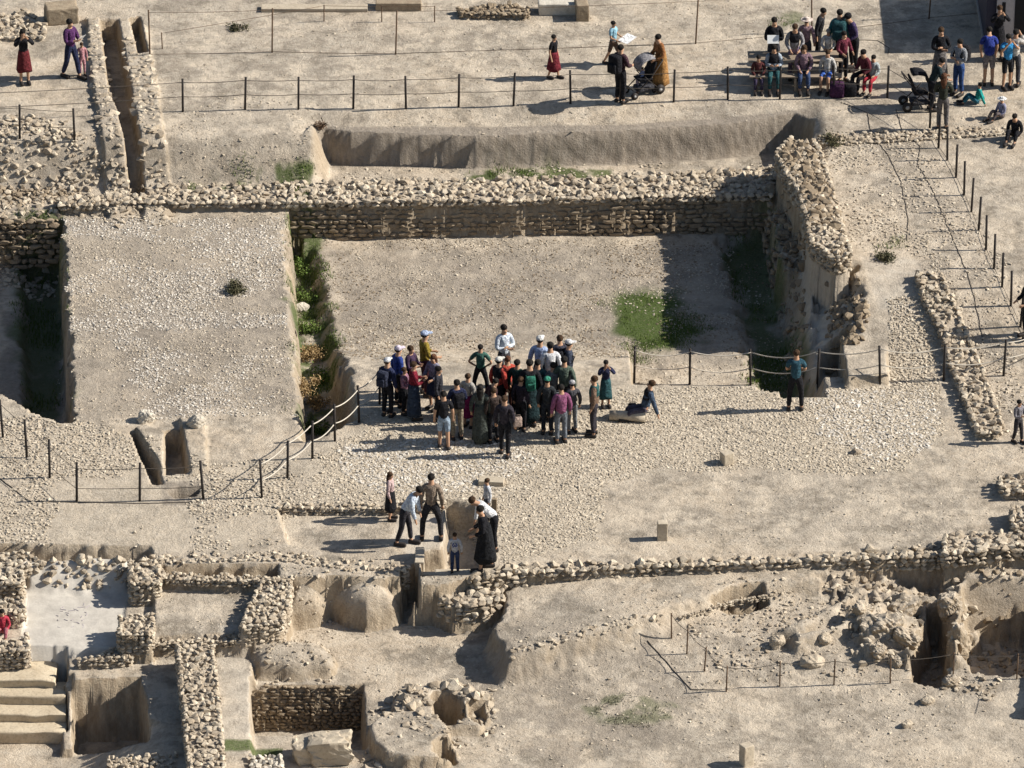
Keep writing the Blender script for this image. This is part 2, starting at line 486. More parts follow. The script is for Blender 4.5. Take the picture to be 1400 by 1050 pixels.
# lower left: rooms, walls and cisterns
carve([(-60, 770), (205, 775), (215, 800), (380, 800), (380, 885), (300, 890), (215, 890), (-60, 905)], lambda x, y: -0.52 + 0.02 * fbm(x, y, 1.0, 3, 3), w=0.1, rough=0.03, zp=-0.55)
carve([(38, 778), (176, 776), (176, 806), (38, 800)], lambda x, y: -0.52 + 0.5 * smooth((y - yy(812, -0.5)) / 0.9) + 0.08 * fbm(x, y, 0.4, 3, 3), w=0.15, rough=0.05, zp=-0.3)
carve([(212, 792), (365, 792), (350, 872), (208, 875)], lambda x, y: -0.32 + 0.02 * fbm(x, y, 1.0, 3, 3), w=0.1, rough=0.03, zp=-0.32)
carve([(-60, 912), (300, 890), (345, 885), (345, 1200), (-60, 1200)], lambda x, y: -0.78 + 0.03 * fbm(x, y, 1.0, 3, 3), w=0.15, rough=0.05, zp=-0.78)
# rounded earth stumps
def dome(poly, zt, zb, zp, w):
    P = WP(poly, zp); s = window(P, 0.6)
    x, y = X[s], Y[s]
    d = -sdf(P, x, y) + EDGE[s] * 0.05 + 0.12 * fbm(x, y, 0.9, 2, 27)
    t = np.sqrt(np.clip(1 - (1 - np.clip(d / w, 0, 1)) ** 2.4, 0, 1))
    H[s] = np.maximum(H[s], np.where(d > 0, zb + (zt - zb) * t, -9))
dome([(383, 790), (545, 790), (552, 815), (545, 832), (500, 840), (470, 832), (452, 822), (440, 832), (395, 838), (378, 820)], -0.05, -1.1, -0.55, 1.15)
dome([(345, 882), (400, 880), (445, 886), (460, 900), (452, 915), (400, 922), (350, 918), (330, 900)], -0.5, -1.1, -0.85, 0.8)
# pits
carve([(-60, 1010, -1.9), (93, 1008, -1.85), (94, 990, -1.5), (180, 990, -1.1), (245, 1000, -0.8), (245, 1200, -0.8), (-60, 1200, -1.75)], lambda x, y: -1.9 + 1.1 * smooth((x - xx(90, 1020, -1.6)) / 2.6), w=0.08, rough=0.02)
carve([(84, 926, -0.9), (100, 926, -0.9), (100, 1020, -1.6), (84, 1020, -1.6)], lambda x, y: -0.95 - 0.75 * np.clip((yy(930, -0.93) - y) / (yy(930, -0.93) - yy(1008, -1.6)), 0, 1), w=0.06, rough=0.01)
carve([(101, 931, -0.78), (190, 927, -0.78), (200, 965, -0.8), (203, 1012, -0.95), (101, 1014, -1.6)], lambda x, y: -2.45 + 0.03 * fbm(x, y, 0.5, 3, 3), w=0.09, rough=0.02)
carve([(343, 938), (420, 936), (495, 936), (500, 1020), (470, 1022), (440, 1003), (345, 1003)], lambda x, y: -2.25 + 0.05 * fbm(x, y, 0.5, 3, 3), w=0.07, rough=0.02, zp=-1.05)
dome([(500, 990), (520, 972), (545, 968), (590, 975), (615, 990), (628, 1018), (610, 1034), (560, 1036), (528, 1032), (508, 1012)], -0.72, -1.3, -0.75, 0.16)
carve([(594, 1018), (606, 1010), (620, 1014), (622, 1028), (606, 1035), (594, 1030)], -1.5, w=0.12, rough=0.02, zp=-0.8)
dome([(530, 962), (542, 938), (580, 932), (640, 934), (668, 952), (672, 975), (655, 990), (600, 990), (560, 985), (540, 985)], -0.78, -1.1, -0.8, 0.3)
carve([(590, 950), (606, 946), (630, 956), (638, 978), (618, 986), (598, 978)], -1.7, w=0.14, rough=0.08, zp=-0.8)
carve([(640, 958), (660, 956), (668, 970), (655, 984), (640, 980)], -1.3, w=0.14, rough=0.08, zp=-0.8)
# staircase well beside the first pit is built as blocks: sink the ground under it
carve([(-60, 908, -0.95), (76, 906, -0.95), (78, 925, -0.95), (90, 940, -0.95), (92, 1004, -1.7), (-60, 1004, -1.7)], -2.3, w=0.07, rough=0.0, zp=-0.95)
carve([(74, 905), (90, 905), (92, 925), (84, 934), (76, 928)], -1.5, w=0.08, rough=0.02, zp=-0.92)

# craggy rock mass of the lower right
def crag(x, y):
    n = fbm(x, y, 1.3, 5, 40); r = 1 - np.abs(fbm(x, y, 0.75, 4, 47))
    return -0.72 + 0.5 * n + 0.6 * (r - 0.55) + 0.12 * fbm(x, y, 0.22, 3, 51)
carve([(1130, 806), (1180, 794), (1240, 786), (1330, 786), (1700, 780), (1700, 900), (1420, 905), (1330, 905), (1240, 905), (1190, 895), (1170, 860), (1140, 830)], crag, w=0.5, rough=0.2, zp=-0.6)
carve([(1180, 850), (1230, 842), (1262, 850), (1262, 898), (1200, 900), (1172, 890)], lambda x, y: -0.62 + 0.35 * fbm(x, y, 0.7, 4, 40), w=0.25, rough=0.15, zp=-0.62, mode='max')
carve([(1315, 792), (1340, 782), (1700, 772), (1700, 870), (1318, 872)], lambda x, y: -0.40 - 0.95 * np.clip((yy(790, -0.4) - y) / (yy(790, -0.4) - yy(852, -1.3)), 0, 1.2) + 0.12 * fbm(x, y, 0.9, 4, 41), w=0.3, rough=0.1, zp=-0.6)
carve([(1318, 862), (1340, 846), (1400, 840), (1450, 836), (1460, 938), (1400, 934), (1330, 932), (1315, 915)], lambda x, y: -1.9 + 0.4 * fbm(x, y, 0.8, 4, 44), w=0.3, rough=0.15, zp=-1.1)
carve([(1446, 795), (1800, 785), (1800, 960), (1446, 945)], lambda x, y: -0.15 + 0.1 * fbm(x, y, 0.8, 3, 3), w=0.3, rough=0.15, zp=-0.3, mode='max')  # unseen ground beyond the frame, raised to shade the pit
carve([(1262, 852), (1274, 822), (1289, 820), (1297, 850), (1300, 905), (1286, 922), (1250, 918), (1244, 895)], lambda x, y: -1.9 + 0.1 * fbm(x, y, 0.8, 4, 44), w=0.2, rough=0.10, zp=-0.6)
# sandy furrows left of it
for a in ([(1130, 835), (1178, 806), (1186, 810), (1145, 842), (1090, 868), (1060, 866)], [(1080, 872), (1140, 860), (1175, 838), (1180, 842), (1150, 868), (1090, 884)]):
    carve(a, -0.36, w=0.3, rough=0.06, zp=-0.5, mode='max')
carve([(975, 850), (1000, 838), (1040, 832), (1048, 842), (1010, 856)], -1.4, w=0.2, rough=0.05, zp=-0.9)
H += 0.006 * fbm(X, Y, 0.16, 2, 60)

# rubble walls raise a core here; their stones come later
WALLS = []
def wall_core(poly, zt, zp=None, lower=0.07, w=0.08, rough=0.05):
    zp = zt if zp is None else zp
    carve(poly, zt - lower, w=w, rough=rough, zp=zp, mode='max')

# ---- cover of the ground
paint([(470, 612), (560, 596), (720, 604), (730, 640), (640, 668), (520, 672), (470, 640)], 2, 1.0, w=0.5, rough=0.3)
paint([(1100, 532), (1280, 532), (1284, 590), (1235, 636), (1150, 600)], 2, 1.0, w=0.5, rough=0.3)
paint([(470, 600), (520, 560), (700, 585), (870, 530), (1280, 530), (1290, 590), (1230, 640), (1100, 650), (1000, 640), (830, 655), (822, 740), (690, 775), (570, 690), (400, 690), (430, 640)], 2, 0.75, w=0.5, rough=0.25)
paint([(1215, 425), (1275, 420), (1290, 530), (1220, 530)], 2, 0.8, zp=0.2)
paint([(0, 560), (100, 575), (180, 600), (330, 640), (470, 600), (400, 690), (380, 745), (200, 760), (0, 755)], 2, 0.45, w=0.6, rough=0.4)
paint([(60, 280), (400, 285), (420, 580), (80, 580)], 2, 0.4, w=0.5, rough=0.4, patch=3)
paint([(1175, 362), (1256, 368), (1266, 425), (1200, 420)], 1, 0.3, zp=0.7, w=0.15, rough=0.05)
paint([(1122, 358), (1150, 352), (1175, 385), (1172, 400), (1140, 404), (1128, 396)], 1, 0.35, zp=0.9, w=0.1, rough=0.03)
paint([(1092, 362), (1112, 362), (1135, 440), (1130, 520), (1108, 520)], 1, 0.5, zp=-0.45, w=0.1, rough=0.03)
paint([(35, 785), (180, 785), (165, 890), (30, 892)], 1, 1.0, zp=-0.52, w=0.1, rough=0.05)
paint([(300, 885), (345, 885), (345, 1040), (305, 1040)], 1, 0.35, zp=-0.92, w=0.2, rough=0.1)
paint([(548, 700), (606, 700), (606, 745), (560, 760), (540, 740)], 1, 0.4, zp=-0.2, w=0.2, rough=0.1)
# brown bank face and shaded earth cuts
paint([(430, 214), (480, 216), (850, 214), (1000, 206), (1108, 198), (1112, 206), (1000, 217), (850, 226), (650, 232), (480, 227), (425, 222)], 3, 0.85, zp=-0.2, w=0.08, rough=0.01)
# grey weathering, then darker brown in the hollows
paint([(84, 290), (392, 292), (412, 570), (100, 575)], 3, 0.55, zp=-0.1, w=0.3, rough=0.3)
paint([(440, 340), (1040, 330), (1090, 500), (880, 500), (560, 470), (470, 470)], 3, 0.55, zp=-1.0, w=0.8, rough=0.4)
paint([(85, 385), (250, 370), (330, 350), (400, 400), (410, 560), (200, 560), (130, 480)], 3, 0.9, zp=-0.1, w=0.6, rough=0.5, patch=4)
paint([(560, 350), (760, 340), (900, 400), (800, 470), (560, 450), (480, 500), (450, 400)], 3, 0.8, zp=-1.0, w=0.8, rough=0.5, patch=4)
paint([(700, 880), (920, 880), (930, 1000), (760, 1040), (640, 960)], 3, 0.55, zp=-0.9, w=0.8, rough=0.5, patch=4)
paint([(860, 380), (960, 380), (985, 480), (900, 500)], 3, 0.4, zp=-1.0, w=0.8, rough=0.5, patch=4)
paint([(222, 660), (280, 658), (282, 690), (222, 692)], 3, 0.9, zp=0.0, w=0.1, rough=0.02)  # shade of the undercut hole, painted in as brown
paint([(20, 362), (84, 360), (100, 655), (40, 640), (0, 612)], 3, 0.9, zp=-1.8, w=0.3)  # darkness of the shaded pool floor, put into the colour
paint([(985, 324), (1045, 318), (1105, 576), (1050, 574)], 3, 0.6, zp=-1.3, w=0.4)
# green
paint([(255, 258), (440, 246), (440, 262), (255, 268)], 0, 0.9, zp=-0.2, patch=3, w=0.15, rough=0.1)
paint([(640, 238), (740, 228), (830, 232), (840, 246), (640, 252)], 0, 0.9, zp=-0.2, patch=3, w=0.2, rough=0.2)
paint([(838, 410), (880, 398), (915, 402), (940, 425), (955, 455), (930, 478), (880, 482), (850, 455)], 0, 1.0, zp=-1.05, w=0.7, rough=0.4)
paint([(395, 335), (430, 340), (470, 575), (415, 660)], 0, 0.9, zp=-1.45, patch=3)
paint([(995, 330), (1045, 325), (1100, 575), (1040, 560), (1010, 400)], 0, 0.8, zp=-1.3, w=0.4)
paint([(20, 380), (82, 370), (95, 650), (40, 620)], 0, 0.7, zp=-2.0, w=0.4)
paint([(800, 970), (850, 955), (915, 975), (880, 1000), (820, 990)], 0, 0.5, zp=-1.08, patch=3)
paint([(1050, 35), (1090, 22), (1140, 38), (1120, 50), (1060, 50)], 0, 0.6, zp=1.0, patch=3)
paint([(308, 1020), (385, 1018), (385, 1032), (308, 1034)], 0, 0.9, zp=-0.95, w=0.1, rough=0.05)
paint([(1190, 930), (1200, 905), (1262, 905), (1270, 925), (1230, 932)], 3, 0.35, zp=-1.08, w=0.3)
# ---- rubble walls: (name, label, polygon in the picture, top height, stone size, material, sides)
WDEF = [
 ('retaining_wall', 'long rubble wall with loose cream stones along its top behind the empty pool', [(400, 246), (600, 242), (800, 239), (950, 230), (1062, 222), (1058, 266), (900, 266), (700, 272), (400, 275)], 0.07, 0.21, 'M_STONE'),
 ('retaining_wall', 'low rubble wall along the upper edge of the square platform', [(82, 268), (225, 262), (235, 250), (400, 246), (400, 275), (225, 275), (82, 279)], 0.07, 0.21, 'M_STONE'),
 ('stone_kerb', 'long low line of fieldstones edging the paved plateau above the bare terrace', [(640, 784), (680, 777), (700, 768), (900, 763), (1100, 756), (1290, 749), (1300, 757), (1100, 765), (900, 772), (800, 777), (700, 781), (650, 792)], 0.05, 0.21, 'M_STONE'),
 ('rubble_wall', 'thick heap-like rubble wall at the far end of the fieldstone line', [(1295, 728), (1330, 722), (1400, 722), (1500, 720), (1500, 742), (1400, 744), (1290, 756)], 0.25, 0.21, 'M_STONE'),
 ('rubble_wall', 'short ruined wall stub above the thick rubble wall', [(1368, 648), (1392, 642), (1430, 642), (1430, 668), (1372, 668)], 0.3, 0.20, 'M_STONE'),
 ('rubble_wall', 'ruined stub wall at the edge beside a deep dark shadow', [(1384, 688), (1430, 684), (1430, 722), (1386, 718)], 0.35, 0.20, 'M_STONE'),
 ('rubble_wall', 'narrow slanting rubble wall beside the plastered ramp', [(1254, 368), (1284, 372), (1312, 430), (1340, 500), (1368, 575), (1366, 590), (1338, 590), (1312, 520), (1284, 440), (1262, 400)], lambda x, y: 0.22 + 0.97 * smooth((np.asarray(y) - 0.0) / 4.6), 0.19, 'M_STONE'),
 ('rubble_wall', 'upper stub of the wall between white room and grey room', [(178, 764), (218, 762), (216, 796), (180, 797)], 0.10, 0.17, 'M_STONE'),
 ('rubble_wall', 'square rubble pier between white room and grey room', [(166, 838), (208, 836), (206, 866), (163, 866)], 0.02, 0.17, 'M_STONE'),
 ('rubble_wall', 'low rubble strip at the foot of the white plastered room', [(112, 898), (160, 882), (200, 882), (172, 898), (104, 900)], -0.50, 0.14, 'M_STONE'),
 ('rubble_wall', 'rubble wall at the far side of the white plastered room', [(-30, 750), (28, 752), (60, 768), (28, 776), (30, 796), (-30, 796)], -0.02, 0.17, 'M_STONE'),
 ('rubble_wall', 'round-stone wall stub beside the crouching visitor in red', [(-30, 815), (28, 814), (32, 834), (-30, 836)], -0.05, 0.15, 'M_STONE'),
 ('rubble_wall', 'rounded rubble stub above the sandy steps', [(-30, 872), (34, 866), (38, 888), (-30, 890)], -0.40, 0.17, 'M_STONE'),
 ('rubble_wall', 'slanting rubble wall on the sunny side of the grey room', [(362, 790), (398, 788), (392, 826), (384, 850), (330, 856), (340, 830)], 0.0, 0.16, 'M_STONE'),
 ('rubble_wall', 'low line of small stones along the near edge of the grey room', [(208, 868), (345, 862), (345, 874), (208, 879)], -0.36, 0.13, 'M_STONE'),
 ('rubble_wall', 'tall thick rubble wall standing between the two deep cisterns', [(243, 879), (288, 876), (296, 950), (304, 1040), (306, 1075), (264, 1075), (256, 1000)], -0.18, 0.16, 'M_STONE'),
 ('rubble_wall', 'crumbled stones between the first cistern and the tall wall', [(150, 1032), (240, 1028), (250, 1080), (150, 1080)], -0.74, 0.13, 'M_STONE'),
 ('rubble_wall', 'white stone heap beside the green strip under the boulders', [(345, 1030), (382, 1028), (386, 1070), (345, 1070)], -0.65, 0.15, 'M_STONE_PALE'),
 ('rubble_wall', 'broken upper rim of the empty pool wall with loose grey stones', [(1062, 205), (1085, 186), (1112, 190), (1125, 215), (1148, 300), (1162, 345), (1140, 350), (1112, 330), (1095, 262), (1080, 240)], lambda x, y: 1.2 + 0.08 * np.clip(10.5 - np.asarray(y), 0, 6), 0.19, 'M_STONE'),
 ('rubble_wall', 'low straggling stone line running towards the seated tourists', [(1120, 184), (1200, 176), (1380, 172), (1382, 182), (1205, 192), (1122, 196)], 1.02, 0.15, 'M_STONE'),
 ('rubble_wall', 'tumbled honey-coloured rubble beside the standing slabs', [(596, 800), (640, 792), (690, 796), (684, 815), (655, 826), (620, 826), (598, 815)], -0.25, 0.22, 'M_STONE'),
 ('rubble_wall', 'rubble bank under the upper-left terrace beside the deep pool', [(-60, 205), (20, 195), (95, 235), (100, 262), (80, 300), (-60, 310)], lambda x, y: -0.1 + 0.14 * (y - yB) , 0.15, 'M_STONE_BROWN'),
 ('rubble_wall', 'pale rubble heap behind the woman in the red skirt', [(-60, 30), (30, 12), (60, 30), (58, 50), (-60, 52)], 1.15, 0.22, 'M_STONE'),
 ('rubble_wall', 'brushy low stone row at the far edge near the yellow wall', [(628, 8), (700, 2), (722, 8), (720, 18), (630, 17)], 1.25, 0.17, 'M_STONE_BROWN'),
 ('rubble_wall', 'thin stone line following the sandy path near the crags', [(925, 839), (1000, 817), (1130, 796), (1131, 799), (1000, 821), (930, 844)], -0.39, 0.11, 'M_STONE'),
 ('stone_kerb', 'row of small set stones on the far side of the shallow channel', [(378, 685), (530, 685), (606, 682), (606, 690), (530, 693), (378, 693)], 0.04, 0.15, 'M_STONE'),
 ('stone_kerb', 'row of small set stones on the near side of the shallow channel', [(200, 758), (380, 750), (480, 764), (556, 772), (556, 779), (470, 776), (380, 764), (200, 768)], 0.04, 0.14, 'M_STONE'),
 ('stone_kerb', 'stone row forming the near lip of the grey room top', [(218, 780), (300, 783), (396, 786), (396, 793), (300, 792), (218, 789)], 0.02, 0.13, 'M_STONE'),
]
for wi, (nm, lb, poly, zt, sz, mt) in enumerate(WDEF):
    if callable(zt):
        # sloping top: polygon read on its mean height
        ys = [W(p[0], p[1], 0.3 if nm != 'x' else 0)[1] for p in poly]
        zm = float(np.mean([zt(0, y) for y in ys]))
        Pw = []
        for p in poly:
            z = zm
            for _ in range(5): z = float(zt(*W(p[0], p[1], z)))
            Pw.append(W(p[0], p[1], z))
        carve(Pw, (lambda x, y, f=zt: f(x, y) - 0.07), w=0.09, rough=0.06, mode='max', world=True)
    else:
        Pw = WP(poly, zt)
        carve(Pw, zt - 0.07, w=0.08, rough=0.05, mode='max', world=True)
    WALLS.append((nm, lb, Pw, zt, sz * 0.88, mt))

# ---- finish the sheet
i_ = np.arange(NX_ * NY_).reshape(NY_, NX_)
F_ = np.stack([i_[:-1, :-1], i_[:-1, 1:], i_[1:, 1:], i_[1:, :-1]], -1).reshape(-1, 4)
me = mesh_np('ground', np.stack([X, Y, H], -1).reshape(-1, 3), F_, M_GROUND, True)
ca = me.color_attributes.new('cover', 'FLOAT_COLOR', 'POINT')
ca.data.foreach_set('color', COVER.reshape(-1))
ground = link('ground', me)
tag(ground, kind='structure')

def hz(x, y):
    """height of the ground at x, y (arrays or numbers)"""
    x = np.asarray(x, float); y = np.asarray(y, float)
    i = np.clip(np.searchsorted(GX, x) - 1, 0, NX_ - 2); j = np.clip(np.searchsorted(GY, y) - 1, 0, NY_ - 2)
    fx = (x - GX[i]) / (GX[i + 1] - GX[i]); fy = (y - GY[j]) / (GY[j + 1] - GY[j])
    return (H[j, i] * (1 - fx) + H[j, i + 1] * fx) * (1 - fy) + (H[j + 1, i] * (1 - fx) + H[j + 1, i + 1] * fx) * fy

def G(px, py):
    """the ground point seen at px, py: walk down the line of sight"""
    zs = np.linspace(2.0, -2.6, 185)
    pts = np.array([W(px, py, z) for z in zs])
    below = hz(pts[:, 0], pts[:, 1]) >= zs
    k = int(np.argmax(below)) if below.any() else len(zs) - 1
    x, y = pts[k]
    return float(x), float(y), float(hz(x, y))

# ------------------------------------------------------------------ stones
def rock_shape(seed, pts=16, cube=0.5):
    r = np.random.default_rng(seed)
    bm = bmesh.new()
    for _ in range(pts):
        v = r.normal(size=3); v /= np.linalg.norm(v)
        m = np.abs(v).max()
        v = v * ((1 - cube) + cube / m) * 0.5
        v *= r.uniform(0.88, 1.05)
        bm.verts.new(v)
    res = bmesh.ops.convex_hull(bm, input=bm.verts[:])
    bmesh.ops.delete(bm, geom=[v for v in bm.verts if not v.link_faces], context='VERTS')
    bmesh.ops.triangulate(bm, faces=bm.faces[:])
    bmesh.ops.recalc_face_normals(bm, faces=bm.faces[:])
    bm.verts.index_update()
    V = np.array([v.co[:] for v in bm.verts]); F = np.array([[v.index for v in f.verts] for f in bm.faces])
    bm.free()
    V -= (V.max(0) + V.min(0)) / 2
    V /= (V.max(0) - V.min(0))
    return V, F
ROCKS = [rock_shape(s, 15, 0.75) for s in range(12)]
BLOCKS = [rock_shape(s + 50, 22, 0.95) for s in range(10)]
CHIPS = [rock_shape(s + 90, 9, 0.6) for s in range(10)]

_shared = {}
def shared_mesh(kind, k, mat):
    key = (kind, k, mat.name)
    if key not in _shared:
        V, F = {'R': ROCKS, 'B': BLOCKS, 'C': CHIPS}[kind][k]
        _shared[key] = mesh_np('stone', V, F, mat)
    return _shared[key]

def joined(name, kind, T, mat, parent=None, smooth_=False):
    """T: rows of x y z sx sy sz rz tiltx tilty"""
    T = np.asarray(T, float)
    if len(T) == 0: return None
    lib = {'R': ROCKS, 'B': BLOCKS, 'C': CHIPS}[kind]
    idx = RNG.integers(0, len(lib), len(T))
    Vs, Fs, off = [], [], 0
    for k, (V, F) in enumerate(lib):
        t = T[idx == k]
        if not len(t): continue
        P = V[None] * t[:, None, 3:6]
        a = t[:, 7][:, None]; ca_, sa_ = np.cos(a), np.sin(a)
        y, z = P[..., 1] * ca_ - P[..., 2] * sa_, P[..., 1] * sa_ + P[..., 2] * ca_
        x = P[..., 0]
        a = t[:, 8][:, None]; ca_, sa_ = np.cos(a), np.sin(a)
        x, z = x * ca_ + z * sa_, -x * sa_ + z * ca_
        a = t[:, 6][:, None]; ca_, sa_ = np.cos(a), np.sin(a)
        x, y = x * ca_ - y * sa_, x * sa_ + y * ca_
        P = np.stack([x, y, z], -1) + t[:, None, 0:3]
        Vs.append(P.reshape(-1, 3))
        Fs.append((F[None] + (np.arange(len(t)) * len(V))[:, None, None] + off).reshape(-1, 3))
        off += len(t) * len(V)
    me = mesh_np(name, np.concatenate(Vs), np.concatenate(Fs), mat)
    return link(name, me, parent)

def stones(parent, kind, T, mat, limit=300, inv=None, part='stone', rest='small_stones'):
    """the largest as objects of their own, the rest joined"""
    T = np.asarray(T, float)
    if len(T) == 0: return
    o0 = Vector(parent.location)
    order = np.argsort(-(T[:, 3] * T[:, 4] * T[:, 5]))
    T = T[order]
    nlib = len({'R': ROCKS, 'B': BLOCKS, 'C': CHIPS}[kind])
    for t in T[:limit]:
        o = bpy.data.objects.new(part, shared_mesh(kind, random.randrange(nlib), mat))
        o.location = Vector(t[:3]) - o0
        o.scale = t[3:6]
        o.rotation_euler = Euler((t[7], t[8], t[6]))
        o.parent = parent
        COL.objects.link(o)
    if len(T) > limit:
        r = T[limit:].copy(); r[:, :3] -= np.array(o0)
        tag(joined(rest, kind, r, mat, parent), kind='stuff')

def scatter(P, spacing, jitter=0.45):
    P = np.asarray(P); lo, hi = P.min(0), P.max(0)
    gx, gy = np.meshgrid(np.arange(lo[0], hi[0], spacing), np.arange(lo[1], hi[1], spacing * 0.9))
    gx = gx + (np.arange(gx.shape[0]) % 2)[:, None] * spacing / 2
    x = gx.ravel() + RNG.uniform(-jitter, jitter, gx.size) * spacing
    y = gy.ravel() + RNG.uniform(-jitter, jitter, gx.size) * spacing
    return x, y

def wall_stones(Pw, zt, sz, cap=0.62):
    f = zt if callable(zt) else (lambda x, y: np.full(np.shape(x), zt))
    x, y = scatter(Pw, sz * 0.92)
    d = sdf(Pw, x, y)
    k = d < -sz * 0.25
    x, y = x[k], y[k]
    n = len(x)
    s = sz * RNG.uniform(0.5, 1.4, n)
    T = [np.stack([x, y, f(x, y) - 0.05 + RNG.uniform(-0.035, 0.045, n), s, s * RNG.uniform(0.75, 1.1, n), s * RNG.uniform(0.5, 0.8, n),
                   RNG.uniform(0, 6.28, n), RNG.uniform(-.35, .35, n), RNG.uniform(-.35, .35, n)], -1)]
    # courses down the sides
    area = sum(a[0] * b[1] - b[0] * a[1] for a, b in zip(Pw, Pw[1:] + Pw[:1]))
    for a, b in zip(Pw, Pw[1:] + Pw[:1]):
        ex, ey = b[0] - a[0], b[1] - a[1]
        L = math.hypot(ex, ey)
        if L < 0.1: continue
        nx, ny = (ey / L, -ex / L) if area > 0 else (-ey / L, ex / L)
        if ny > 0.75: continue
        rz = math.atan2(ey, ex)
        step = sz * 0.95
        for q in range(max(1, int(L / step))):
            t = (q + 0.5) / max(1, int(L / step))
            px_, py_ = a[0] + ex * t, a[1] + ey * t
            top = float(f(px_, py_)); bot = float(hz(px_ + nx * (sz * 1.0 + 0.1), py_ + ny * (sz * 1.0 + 0.1)))
            z = top - sz * 0.15; hgt = sz * 0.62
            bot = max(bot, top - cap)
            while z > bot - hgt * 0.4:
                w_ = sz * random.uniform(0.75, 1.25)
                off = random.uniform(-.03, .035) + 0.01
                tt = random.uniform(-.5, .5) * sz * 0.6
                T.append([[px_ + nx * off + ex / L * tt, py_ + ny * off + ey / L * tt, z, w_, sz * random.uniform(.7, 1.0), hgt * random.uniform(.8, 1.15), rz + random.uniform(-.15, .15), random.uniform(-.12, .12), random.uniform(-.12, .12)]])
                z -= hgt * 0.95
    return np.concatenate([np.asarray(t) for t in T])

for (nm, lb, Pw, zt, sz, mt) in WALLS:
    c = np.mean(np.array(Pw), 0)
    e = empty(nm, (c[0], c[1], float(hz(c[0], c[1]))))
    e['kind'] = 'thing'; tag(e, lb, 'wall' if nm != 'stone_kerb' else 'kerb', 'ruined stone walls' if nm != 'stone_kerb' else 'stone kerbs')
    stones(e, 'R', wall_stones(Pw, zt, sz, 0.16 if nm == 'retaining_wall' or sz < 0.12 else 0.33 if 'fieldstone' in lb else 0.55), globals()[mt])

# coursed masonry faces in pits and pools: blocks set into the cut
def masonry(name, label, a, b, z1, z0, bw, bh, mat, dens=0.9, cat='wall', limit=300, kind='B', out=0.05, depth=0.16, batter=0.12):
    """a, b: ends of the face in the world (the face looks to the right-hand side of a -> b)"""
    ex, ey = b[0] - a[0], b[1] - a[1]; L = math.hypot(ex, ey)
    nx, ny = ey / L, -ex / L
    rz = math.atan2(ey, ex)
    T = []
    rows = max(1, int(round((z1 - z0) / bh)))
    for r in range(rows):
        z = z1 - (r + 0.5) * (z1 - z0) / rows
        u = random.uniform(-bw, 0)
        while u < L:
            w_ = bw * random.choice((0.6, 0.8, 1.0, 1.25, 1.6)) * random.uniform(0.85, 1.1)
            m = u + w_ / 2
            if 0 < m < L and random.random() < dens:
                o = random.gauss(out, 0.014) + batter * min(1.0, 1.6 * (r + 0.5) / rows)
                T.append([a[0] + ex * m / L + nx * (o - depth / 2), a[1] + ey * m / L + ny * (o - depth / 2), z + random.uniform(-.015, .015), w_ * 0.94, depth, (z1 - z0) / rows * random.uniform(.72, .98), rz + random.uniform(-.05, .05), random.uniform(-.04, .04), random.uniform(-.05, .05)])
            u += w_
    e = empty(name, ((a[0] + b[0]) / 2, (a[1] + b[1]) / 2, z0))
    tag(e, label, cat, 'masonry faces of the pools', 'thing')
    stones(e, kind, T, mat, limit, part='stone_block', rest='small_blocks')
    return e

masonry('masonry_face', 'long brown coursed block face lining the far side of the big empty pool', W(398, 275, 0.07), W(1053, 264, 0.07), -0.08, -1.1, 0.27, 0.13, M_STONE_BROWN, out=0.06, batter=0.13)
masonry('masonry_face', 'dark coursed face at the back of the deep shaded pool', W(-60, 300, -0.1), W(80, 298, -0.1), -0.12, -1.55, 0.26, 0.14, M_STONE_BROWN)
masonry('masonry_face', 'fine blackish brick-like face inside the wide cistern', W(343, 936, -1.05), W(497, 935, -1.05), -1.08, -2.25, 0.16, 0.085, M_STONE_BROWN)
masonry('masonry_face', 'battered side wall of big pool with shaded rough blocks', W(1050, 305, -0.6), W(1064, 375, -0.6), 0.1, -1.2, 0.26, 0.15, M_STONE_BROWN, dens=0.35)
# ------------------------------------------------------------------ paving cobbles and loose gravel, nobody could count them
def scatter_rocks(name, poly, zp, spacing, size, keep, mat, kind='C', flat=0.45, noise_scale=0.0, sink=0.3, seed=0, var=0.35, edge=0.5, steep=0.09):
    P = WP(poly, zp)
    x, y = scatter(P, spacing)
    k = sdf(P, x, y) + fbm(x, y, 0.7, 3, 70 + seed) * edge < 0
    x, y = x[k], y[k]
    p = np.full(len(x), keep)
    if noise_scale: p = keep * smooth(0.45 + 3.2 * fbm(x, y, noise_scale, 4, 80 + seed))
    k = RNG.random(len(x)) < p
    x, y = x[k], y[k]
    z = hz(x, y)
    dzx = np.abs(hz(x + 0.06, y) - z) + np.abs(hz(x, y + 0.06) - z)
    k = dzx < steep
    x, y, z = x[k], y[k], z[k]
    n = len(x)
    s = size * np.minimum(np.exp(RNG.normal(0, var, n)), 1.9)
    sz = s * flat * RNG.uniform(0.7, 1.2, n)
    T = np.stack([x, y, z + sz * (0.5 - sink), s, s * RNG.uniform(0.6, 1.0, n), sz, RNG.uniform(0, 6.28, n), RNG.uniform(-.25, .25, n), RNG.uniform(-.25, .25, n)], -1)
    o = joined(name, kind, T, mat)
    tag(o, kind='stuff')
    return o

